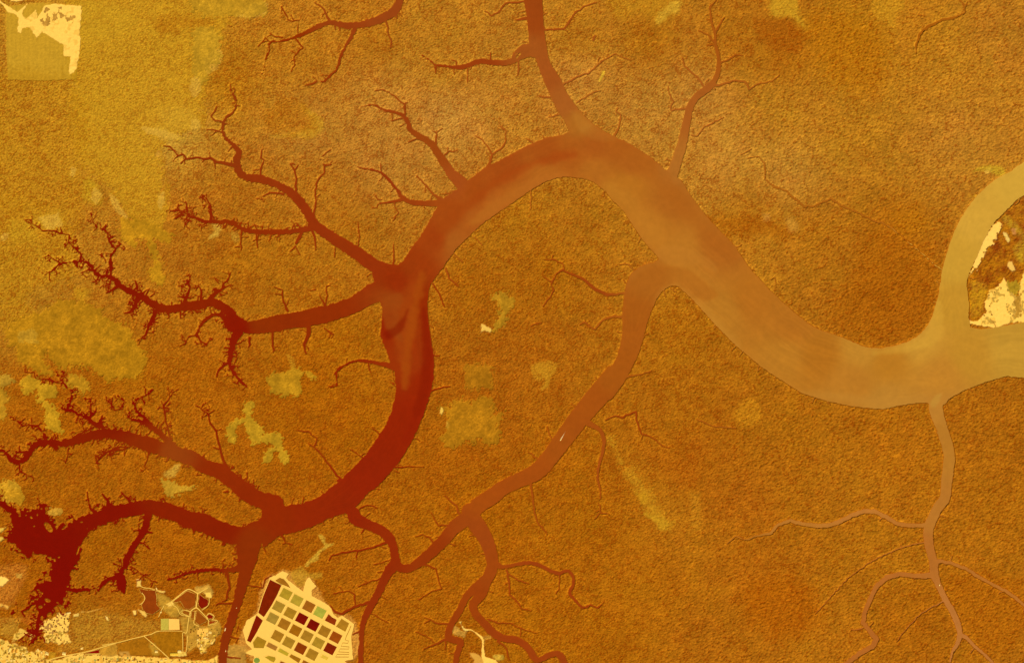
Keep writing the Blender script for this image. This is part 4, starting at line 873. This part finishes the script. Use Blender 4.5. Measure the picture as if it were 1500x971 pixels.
def dup_root(name, label, cat, poly, group=None):
    c = np.mean([p[:2] for p in poly], axis=0)
    o = bpy.data.objects.new(name, None); COL.objects.link(o)
    o.location = (wx(c[0]), wy(c[1]), ZP); o.empty_display_size = 5
    o['label'] = label; o['category'] = cat
    if group: o['group'] = group
    return o

def attach(o, root):
    o.parent = root; o.matrix_parent_inverse.identity()
    o.data.transform(__import__('mathutils').Matrix.Translation(-root.location))

def pond(name, poly, hexcol, label, cat, group=None, z=ZP, bank='#FFCB66', bw=.75):
    root = dup_root(name, label, cat, poly, group)
    zz = z
    w = slab('water', poly, zz + .25, zz - .6, fm(hexcol, var=.20, scale=.03, rough=.3, spec=.03)); attach(w, root)
    b = ring('bank', poly, [(-.30, zz + .22), (.08, zz + .8), (bw * .7, zz + .8), (bw, zz - .1)], fm(bank, var=.04, scale=.06, rough=.95, spec=.05), None)
    attach(b, root)
    return root

u = np.array([.888, .460]); v = np.array([-.478, .878])
def pq(cx, cy, hu=54.5, hv=49.5):
    c = np.array([cx, cy])
    r = [c - u * hu - v * hv, c + u * hu - v * hv, c + u * hu + v * hv, c - u * hu + v * hv]
    return [(350 + p[0] / 6.89, 830 + p[1] / 6.89) for p in r]
GP = 'ponds in the grid on the sandy embankment'
grid = [
 ('1', [(474,274,'#B08E28','light olive pond at the west end of the northernmost row'),(584,336,'#B49632','yellow green pond east of the light olive one in the northernmost row'),(705,400,'#A05E18','brown pond between yellow green and bright green ponds, northernmost row'),(816,458,'#ACA840','bright green pond, the greenest in the pond grid')]),
 ('2', [(400,401,'#AA822C','olive pond at the west end of the second row, beside the long dark basin'),(516,465,'#A87A20','olive brown pond directly west of the two dark red neighbours'),(633,522,'#7C1000','western one of the two adjoining dark red ponds'),(748,588,'#7A0E00','eastern one of the two adjoining dark red ponds'),(862,650,'#A4701E','tan pond east of the two dark red ponds'),(975,710,'#9C4A0C','reddish brown pond at the east end of the second row')]),
 ('3', [(340,518,'#A88434','grey olive pond northeast of the dry empty square'),(456,577,'#A46A1A','brown pond east of the grey olive pond in the third row'),(571,640,'#A0620E','dark tan pond in the middle of the third row'),(687,699,'#A87824','tan olive pond beneath the eastern dark red pond'),(801,766,'#AC8428','yellow olive pond west of the darkest corner pond'),(919,825,'#802000','very dark red pond at the southeast corner of the grid')]),
 ('4', [(389,697,'#A8741E','brown pond just east of the dry empty square'),(501,761,'#A87C24','olive tan pond in the fourth row above the yellow green strip'),(622,822,'#8C3A04','dark brown pond in the middle of the fourth row'),(737,882,'#A87822','tan pond at the east end of the fourth row')])]
for _, row in grid:
    for cx_, cy_, c_, lb in row:
        pond('pond', pq(cx_, cy_), c_, lb, 'pond', GP)
def fq(t): return pts(350, 830, 6.89, t)
pond('pond', fq('905 470|940 505|988 530|968 592|862 540'), '#8C3006', 'dark red brown pond with a cut corner near the northeast edge', 'pond', GP)
pond('pond', fq('1035 518|1114 568|1075 655|975 600'), '#AC7820', 'tan pond at the northeast corner beside the winding ditch', 'pond', GP)
pond('pond', fq('185 695|280 745|250 820|150 818|138 760'), '#A87C1C', 'five sided olive pond at the southwest of the grid', 'pond', GP)
pond('pond', fq('298 755|394 805|370 848|270 798'), '#A8702C', 'small brown pond south of the dry empty square', 'pond', GP)
pond('pond', fq('412 815|506 868|488 902|388 850'), '#BA9C2C', 'small yellow green strip pond in the lowest full row', 'pond', GP)
pond('pond', fq('525 876|628 925|604 972|504 905'), '#9E6610', 'brown strip pond south of the dark brown pond', 'pond', GP)
pond('pond', fq('650 935|742 980|730 1040|622 990'), '#9E5C0C', 'brown pond cut by the bottom edge, east of the strip pond', 'pond', GP)
pond('pond', fq('420 946|480 968|478 1030|400 990'), '#9A4A0C', 'reddish brown pond corner at the bottom edge south of the yellow strip', 'pond', GP)
pond('pond', fq('255 908|300 893|368 908|372 935|350 965|320 950'), '#AE8A22', 'rounded olive pond on the bare sand below the grid', 'pond', GP)
pond('pond', [(350 + (180 + 33 * math.cos(a)) / 6.89, 830 + (942 + 30 * math.sin(a)) / 6.89) for a in np.linspace(0, 2 * math.pi, 14)[:-1]], '#809440', 'round dark green pond on the bare sand', 'pond', GP)
pond('pond', fq('312 124|432 184|384 290|330 388|252 508|192 462|240 300'), '#7E2000', 'long dark red basin along the northwest side of the embankment', 'basin', 'long dark basins')
pond('pond', fq('176 482|243 540|180 660|118 764|78 744|130 600'), '#801A00', 'shorter dark red basin at the southwest tip of the embankment', 'basin', 'long dark basins')
pond('pond', fq('360 138|410 106|455 122|495 168|522 214|470 192|425 176'), '#A0661A', 'brown three sided pond at the north corner of the embankment', 'pond', GP)
pond('pond', fq('838 880|908 912|888 942|822 912'), '#E0B444', 'shallow pale yellow pond south of the darkest corner pond', 'pond', GP)

# winding ditch at the east end of the farm
def ribbon(name, p, zc, mat, parent=None, th=0.0):
    p = np.array(p, float); n = len(p); L = []; R = []
    for k in range(n):
        a = p[max(0, k - 1)]; b = p[min(n - 1, k + 1)]
        e = (b - a)[:2]; e /= (np.linalg.norm(e) + 1e-9); nn = np.array([-e[1], e[0]])
        L.append(p[k][:2] + nn * p[k][2] / 2); R.append(p[k][:2] - nn * p[k][2] / 2)
    vs = [V(q, zc) for q in L] + [V(q, zc) for q in R]
    if th > 0:
        vs += [V(q, zc - th) for q in L] + [V(q, zc - th) for q in R]
    fs = [(k, n + k, n + k + 1, k + 1) for k in range(n - 1)]
    if th > 0:
        fs += [(2*n+k, k, k+1, 2*n+k+1) for k in range(n-1)] + [(n+k, 3*n+k, 3*n+k+1, n+k+1) for k in range(n-1)]
        fs += [(0, 2*n, 3*n, n), (n-1, 2*n-1, 4*n-1, 3*n-1)]
    o = quads_mesh(name, vs, fs, mat, parent)
    bm = bmesh.new(); bm.from_mesh(o.data); bmesh.ops.recalc_face_normals(bm, faces=bm.faces)
    if sum(f.normal.z for f in bm.faces) < 0: bmesh.ops.reverse_faces(bm, faces=bm.faces)
    bm.to_mesh(o.data); bm.free()
    return o
dt = fq('1132 592|1112 640|1088 690|1072 735|1105 745|1100 770|1048 765|1030 798|1112 806|1108 828|1022 826|1004 856|1112 862|1110 882|990 880|975 908|1108 908')
o = ribbon('ditch', [(a, b, .95) for a, b in dt], ZP + .12, fm('#B07820', var=.1, rough=.4))
o['label'] = 'narrow brown ditch folding back and forth at the east end of the embankment'; o['category'] = 'ditch'
# tracks
MP = fm('#F2C25C', var=.06, scale=.06, rough=.95, spec=.05)
for k, p in enumerate(PATHL):
    o = ribbon('path', p, 1.45 + .03 * k, MP, th=1.2); o['kind'] = 'structure'
# village ponds
for poly, c, lb in VPOLY:
    pond('pond', poly, c, lb, 'pond', 'earth ponds by the village', z=.9, bank='#DDB04C', bw=.6)
o = slab('yard', YARD[1], 1.9, 0, fm('#FFC868', var=.05, scale=.05, rough=.9)); o['kind'] = 'structure'
o = slab('planting_bed', YARD[0], 1.8, 0, fm('#C6B04A', var=.2, scale=.12, rough=.9))
o['label'] = 'green and yellow striped planting bed at the west end of the pale yard'; o['category'] = 'planting bed'

# ------------------------------------------------------------------ houses
from mathutils import Matrix, Vector
def box_bm(bm, x, y, z, sx, sy, sz):
    r = bmesh.ops.create_cube(bm, size=1)
    bmesh.ops.scale(bm, vec=(sx, sy, sz), verts=r['verts']); bmesh.ops.translate(bm, vec=(x, y, z), verts=r['verts'])
def house_meshes(L, W, H, key, wall_c, roof_c):
    bm = bmesh.new(); box_bm(bm, 0, 0, H / 2, L, W, H)
    mw = bpy.data.meshes.new('wall ' + key); bm.to_mesh(mw); bm.free(); mw.materials.append(fm(wall_c, var=.05))
    bm = bmesh.new(); e = .5; rh = W * .24
    pr = [(-W/2 - e, H + .02), (W/2 + e, H + .02), (W/2 + e, H + .22), (0, H + rh + .25), (-W/2 - e, H + .22)]
    A = [bm.verts.new((-L/2 - e, y, z)) for y, z in pr]; B = [bm.verts.new((L/2 + e, y, z)) for y, z in pr]
    bm.faces.new(A); bm.faces.new(B[::-1])
    for k in range(5): bm.faces.new((A[k], B[k], B[(k + 1) % 5], A[(k + 1) % 5]))
    bmesh.ops.recalc_face_normals(bm, faces=bm.faces)
    mr = bpy.data.meshes.new('roof ' + key); bm.to_mesh(mr); bm.free(); mr.materials.append(fm(roof_c, var=.07, scale=.3, rough=.6))
    return mw, mr
def door_mesh():
    bm = bmesh.new(); box_bm(bm, 0, 0, 1.05, 1.1, .12, 2.1); m = bpy.data.meshes.new('door'); bm.to_mesh(m); bm.free(); m.materials.append(fm('#8A4A10')); return m
MD = door_mesh()
KINDS = {'cream': '#FFD680', 'orange': '#D8922E', 'brown': '#A86E22', 'grey green': '#B0A860', 'yellow': '#F0C040', 'dark red': '#9A5420'}
HM = {}
def house(px, py, L, W, ang, kind, label, cat='house', group=None, name='house'):
    key = (kind, round(L), round(W))
    if key not in HM: HM[key] = house_meshes(L, W, 3.0 if L < 20 else 4.5, kind + ' %d %d' % (round(L), round(W)), '#EAC27A', KINDS[kind])
    root = bpy.data.objects.new(name, None); COL.objects.link(root)
    root.location = (wx(px), wy(py), .95); root.rotation_euler = (0, 0, math.radians(ang))
    root['label'] = label; root['category'] = cat
    if group: root['group'] = group
    for nm, me in zip(('wall', 'roof'), HM[key]):
        c = bpy.data.objects.new(nm, me); COL.objects.link(c); c.parent = root
    d = bpy.data.objects.new('door', MD); COL.objects.link(d); d.parent = root; d.location = (0, -round(W) / 2 - .03 if False else -W / 2 - .03, 0)
    return root
rh = random.Random(4)
CELL = {}
def free(px, py, r=2.6):
    for (a, b) in CELL:
        if (a - px) ** 2 + (b - py) ** 2 < r * r: return False
    CELL[(px, py)] = 1; return True
def okland(px, py):
    j = int((py - Y0) / STEP); i = int((px - X0) / STEP)
    return 0 <= j < NY and 0 <= i < NX and D[j, i] > 2 and clear[j, i] > 1.6 and KIND[j, i] in (1, 2)
named = [(100.5,897.5,24,9,14,'cream','long pale roofed shed at the forest edge north of the village','shed','shed'),
 (156.5,905,14,7,-60,'cream','small pale roofed hut beside the wood, east of the long shed','hut','hut'),
 (255,957.5,44,13,1,'yellow','long yellow roofed shed at the foot of the brown field','shed','shed'),
 (263,953.5,20,12,2,'cream','square cream roofed hall touching the long yellow shed','hall','hall'),
 (229,954,15,12,-4,'cream','cream roofed house standing alone south of the slanting earth track','house','house'),
 (223,945,11,8,-40,'orange','small orange roofed house right beside the slanting earth track','house','house'),
 (183,958,14,10,0,'orange','orange roofed house at the edge of the field above the village road','house','house'),
 (14,952,26,10,70,'cream','long cream roofed block with orange neighbours in the western village','block','building'),
 (19,953,22,9,70,'orange','long orange roofed block, middle of three in the western village','block','building'),
 (24,952.5,22,9,75,'orange','long orange roofed block, easternmost of three in the western village','block','building'),
 (94,957,20,16,-10,'cream','large pale roofed house east of the square olive field','house','house'),
 (69,957,18,20,-8,'cream','large pale roofed house west of the square olive field','house','house'),
 (43,957,16,14,20,'yellow','yellow roofed house beside the road fork of the western village','house','house'),
 (308,926,16,12,-20,'cream','cream roofed house on the sand near the moored boat','house','house'),
 (300,934,14,11,10,'cream','cream roofed house on the white sand south of the orange yard','house','house'),
 (120,949,13,12,0,'cream','pale roofed house west of the dark red wedge tank','house','house'),
 (236,896,11,9,30,'cream','pale roofed hut by the western end of the peaked pond bank','hut','hut'),
 (229,862,10,8,-60,'cream','pale roofed hut at the east end of the bank north of the ragged pond','hut','hut')]
for a in named:
    CELL[(a[0], a[1])] = 1
    house(a[0], a[1], a[2], a[3], a[4], a[5], a[6], a[7], None, a[8])
def village(n, x0, x1, yf, kinds, place, ang):
    c = 0; t = 0
    while c < n and t < 4000:
        t += 1
        px = rh.uniform(x0, x1); ya, yb = yf(px); py = rh.uniform(ya, yb)
        if not okland(px, py) or not free(px, py, 3.6): continue
        k = rh.choice(kinds)
        L = rh.choice([9, 11, 13]); W = rh.choice([6, 8])
        house(px, py, L, W, ang + rh.choice([0, 90]) + rh.uniform(-6, 6), k, '%s roofed small house %s' % (k, place), 'house', '%s roofed houses %s' % (k, place), 'house'); c += 1
village(70, 108, 312, lambda x: (963, 986), ['cream', 'cream', 'yellow', 'brown', 'grey green', 'dark red'], 'in the crowded row below the straight village road', -3)
village(46, 0, 70, lambda x: (942, 986), ['cream', 'cream', 'orange', 'yellow', 'brown'], 'in the western village left of the olive field', 15)
village(14, 286, 322, lambda x: (928, 956), ['cream', 'yellow', 'brown'], 'on the sand patch west of the creek', 0)

# ------------------------------------------------------------------ single trees
def tree_mesh(seed, col):
    r = random.Random(seed); bm = bmesh.new()
    for _ in range(150):
        a = r.uniform(0, 2 * math.pi); t = r.uniform(-.5, 1); rad = math.sqrt(max(0, 1 - t * t)) * r.uniform(.55, 1.05) * (1 + .25 * math.sin(3 * a + seed))
        c = Vector((math.cos(a) * rad * 4.2, math.sin(a) * rad * 4.2, 5.2 + t * 2.6))
        s = r.uniform(.7, 1.5); n = Vector((r.gauss(0, 1), r.gauss(0, 1), r.gauss(.6, .8))).normalized()
        e1 = n.orthogonal().normalized() * s; e2 = n.cross(e1).normalized() * s * .7
        bm.faces.new([bm.verts.new(c + q) for q in (e1, e2, -e1, -e2)])
    m = bpy.data.meshes.new('crown %d' % seed); bm.to_mesh(m); bm.free(); m.materials.append(fm(col, var=.2, scale=.5, rough=.8)); return m
def trunk_mesh():
    bm = bmesh.new()
    bmesh.ops.create_cone(bm, cap_ends=True, segments=7, radius1=.35, radius2=.18, depth=4.6, matrix=Matrix.Translation((0, 0, 2.3)))
    for k in range(4):
        a = k * 1.7
        d = Vector((math.cos(a), math.sin(a), .9)).normalized()
        mt = Matrix.Translation(Vector((0, 0, 3.4)) + d * 1.3) @ d.to_track_quat('Z', 'Y').to_matrix().to_4x4()
        bmesh.ops.create_cone(bm, cap_ends=True, segments=5, radius1=.15, radius2=.06, depth=2.6, matrix=mt)
    m = bpy.data.meshes.new('trunk'); bm.to_mesh(m); bm.free(); m.materials.append(fm('#5A2A08')); return m
CRW = [tree_mesh(1, '#B8801E'), tree_mesh(2, '#A85C18'), tree_mesh(3, '#BC9A34')]
TRK = trunk_mesh()
rt = random.Random(9)
def tree(px, py, label, group, kind):
    root = bpy.data.objects.new('tree', None); COL.objects.link(root)
    root.location = (wx(px), wy(py), .9); s = rt.uniform(.55, 1.05); root.scale = (s, s, s * rt.uniform(.8, 1.1)); root.rotation_euler = (0, 0, rt.uniform(0, 6.28))
    root['label'] = label; root['category'] = 'tree'; root['group'] = group
    for nm, me in (('trunk', TRK), ('crown', CRW[kind])):
        c = bpy.data.objects.new(nm, me); COL.objects.link(c); c.parent = root
def trees(n, x0, x1, y0, y1, place, kinds, need=(1,), gap_=2.0):
    c = t = 0
    nmk = ['brown', 'dark reddish', 'yellow green']
    while c < n and t < 3000:
        t += 1
        px, py = rt.uniform(x0, x1), rt.uniform(y0, y1)
        j = int((py - Y0) / STEP); i = int((px - X0) / STEP)
        if not (0 <= j < NY and 0 <= i < NX) or D[j, i] < 1 or clear[j, i] < 1.2 or farm_edge[j, i] < 2 or KIND[j, i] not in need: continue
        if not free(px, py, gap_): continue
        k = rt.choice(kinds)
        tree(px, py, '%s crowned single tree %s' % (nmk[k], place), '%s trees %s' % (nmk[k], place), k); c += 1
trees(26, 56, 104, 897, 944, 'scattered over the white sand flat above the western village', [0, 1, 1], (1,), 1.8)
trees(20, 270, 322, 918, 962, 'near the houses on the sand west of the creek', [0, 1, 2], (1, 2), 2.4)
trees(16, 110, 310, 963, 984, 'among the houses below the straight village road', [0, 1, 2], (1, 2), 2.2)
trees(14, 0, 105, 940, 984, 'among the houses of the western village', [0, 2, 2], (1, 2), 2.2)
trees(8, 1442, 1498, 420, 474, 'dotted over the white clearing by the right edge', [0, 2], (1,), 3.5)
trees(0, 20, 112, 12, 50, 'dotted over the white sand of the corner field', [2], (1,), 3.5)

# ------------------------------------------------------------------ boats
def hull(bm, L, W, H):
    st = [(-.5, .62, 0), (-.25, .95, 0), (.1, 1, 0), (.32, .7, .08), (.46, .28, .22), (.5, .04, .3)]
    rows_ = []
    for t, w, up in st:
        rows_.append([bm.verts.new((t * L, y * W / 2 * w, z)) for y, z in ((-1, H + up), (-.7, .1), (0, -.35), (.7, .1), (1, H + up), (.86, H * .92 + up), (0, H * .45), (-.86, H * .92 + up))])
    for a, b in zip(rows_[:-1], rows_[1:]):
        for k in range(8): bm.faces.new((a[k], a[(k + 1) % 8], b[(k + 1) % 8], b[k]))
    bm.faces.new(rows_[0]); bm.faces.new(rows_[-1][::-1])
    bmesh.ops.recalc_face_normals(bm, faces=bm.faces)
def boat(px, py, L, W, ang, label, group=None, col='#FFE08A'):
    root = bpy.data.objects.new('boat', None); COL.objects.link(root)
    root.location = (wx(px), wy(py), .1); root.rotation_euler = (0, 0, math.radians(ang))
    root['label'] = label; root['category'] = 'boat'
    if group: root['group'] = group
    bm = bmesh.new(); hull(bm, L, W, .9); me = bpy.data.meshes.new('hull'); bm.to_mesh(me); bm.free(); me.materials.append(fm(col, var=.03, g=.9))
    c = bpy.data.objects.new('hull', me); COL.objects.link(c); c.parent = root
    bm = bmesh.new(); box_bm(bm, -L * .12, 0, 1.35, L * .3, W * .55, 1.3)
    bmesh.ops.bevel(bm, geom=bm.edges[:], offset=.15, segments=2, affect='EDGES')
    me = bpy.data.meshes.new('cabin'); bm.to_mesh(me); bm.free(); me.materials.append(fm('#FFF0B0', var=.02, g=.9))
    c = bpy.data.objects.new('cabin', me); COL.objects.link(c); c.parent = root
    bm = bmesh.new(); box_bm(bm, -L * .52, 0, .8, L * .06, W * .3, 1.2); me = bpy.data.meshes.new('outboard_motor'); bm.to_mesh(me); bm.free(); me.materials.append(fm('#503010'))
    c = bpy.data.objects.new('outboard_motor', me); COL.objects.link(c); c.parent = root
    return root
boat(821.3, 644.2, 13, 5.0, 240, 'pale motor boat under way on the middle channel ahead of its white wake')
boat(329.8, 921.5, 22, 6, 75, 'pale boat moored against the west bank of the creek by the village', None, '#E8C088')
boat(1376.5, 857.0, 11, 4.5, 285, 'tiny pale boat in the narrow southeastern creek', None, '#F0D080')
boat(330.5, 953, 14, 4.5, 85, 'small pale boat lying in the creek near the bottom edge', None, '#D8A060')
boat(346.5, 890, 10, 4, 75, 'small pale boat midway down the creek left of the pond farm', None, '#D09050')
# foam behind the moving boat
wp = [(821.8 + (829.8 - 821.8) * t, 643.2 + (629.5 - 643.2) * t, (1.25 + .25 * math.sin(6 * t)) * (1 - .55 * t)) for t in np.linspace(0, 1, 14)]
m, nt, b = new_mat('wake foam')
tc = nt.nodes.new('ShaderNodeTexCoord'); nz = nt.nodes.new('ShaderNodeTexNoise'); nz.inputs['Scale'].default_value = .35
nt.links.new(tc.outputs['Object'], nz.inputs['Vector'])
sp = nt.nodes.new('ShaderNodeSeparateXYZ'); nt.links.new(tc.outputs['Object'], sp.inputs[0])
mr = nt.nodes.new('ShaderNodeMapRange'); mr.inputs[1].default_value = 0; mr.inputs[2].default_value = 54; mr.inputs[3].default_value = 1.0; mr.inputs[4].default_value = -.1
nt.links.new(sp.outputs['Y'], mr.inputs[0])
mu = nt.nodes.new('ShaderNodeMath'); mu.operation = 'MULTIPLY'; nt.links.new(mr.outputs[0], mu.inputs[0]); 
ad = nt.nodes.new('ShaderNodeMath'); ad.operation = 'ADD'; ad.inputs[1].default_value = .35; nt.links.new(nz.outputs['Fac'], ad.inputs[0]); nt.links.new(ad.outputs[0], mu.inputs[1])
mu.use_clamp = True
nt.links.new(mu.outputs[0], b.inputs['Alpha']); b.inputs['Base Color'].default_value = (*alb('#FFDC90'), 1); b.inputs['Roughness'].default_value = .9
o = ribbon('wake', wp, .06, m)
o.location = (wx(821.8), wy(643.2), 0); o.data.transform(Matrix.Translation((-wx(821.8), -wy(643.2), 0)))
o['label'] = 'white foam wake fading out behind the motor boat'; o['category'] = 'wake'

# ------------------------------------------------------------------ light, air, camera
sun_az = math.radians(-53)      # measured from +x: light comes from the lower right of the picture
sun_el = math.radians(54)
sd = Vector((math.cos(sun_az) * math.cos(sun_el), math.sin(sun_az) * math.cos(sun_el), math.sin(sun_el)))
L = bpy.data.lights.new('sun', 'SUN'); L.energy = 3.75; L.angle = math.radians(.5); L.color = (1, .95, .88)
so = bpy.data.objects.new('sun', L); COL.objects.link(so); so.rotation_euler = sd.to_track_quat('Z', 'Y').to_euler()
w = bpy.data.worlds.new('World'); scene.world = w; w.use_nodes = True
nt = w.node_tree; bg = nt.nodes['Background']
sky = nt.nodes.new('ShaderNodeTexSky'); sky.sky_type = 'NISHITA'; sky.sun_disc = False
sky.air_density = .35; sky.dust_density = 6.0; sky.ozone_density = .3
sky.sun_elevation = sun_el; sky.sun_rotation = math.atan2(sd.x, sd.y)
nt.links.new(sky.outputs[0], bg.inputs['Color']); bg.inputs['Strength'].default_value = .06

cam = bpy.data.cameras.new('camera'); co = bpy.data.objects.new('camera', cam); COL.objects.link(co)
H = 14000.0
co.location = (0, 0, H); co.rotation_euler = (0, 0, 0)
cam.sensor_fit = 'HORIZONTAL'; cam.sensor_width = 36
cam.lens = 18.0 * (H - 4) / (750 * U)
cam.clip_start = 10; cam.clip_end = 250000
scene.camera = co
scene.render.resolution_x = 1024; scene.render.resolution_y = 662
vs_ = scene.view_settings
vs_.view_transform = 'Standard'; vs_.look = 'None'; vs_.gamma = 1; vs_.use_curve_mapping = False; vs_.exposure = 0.0
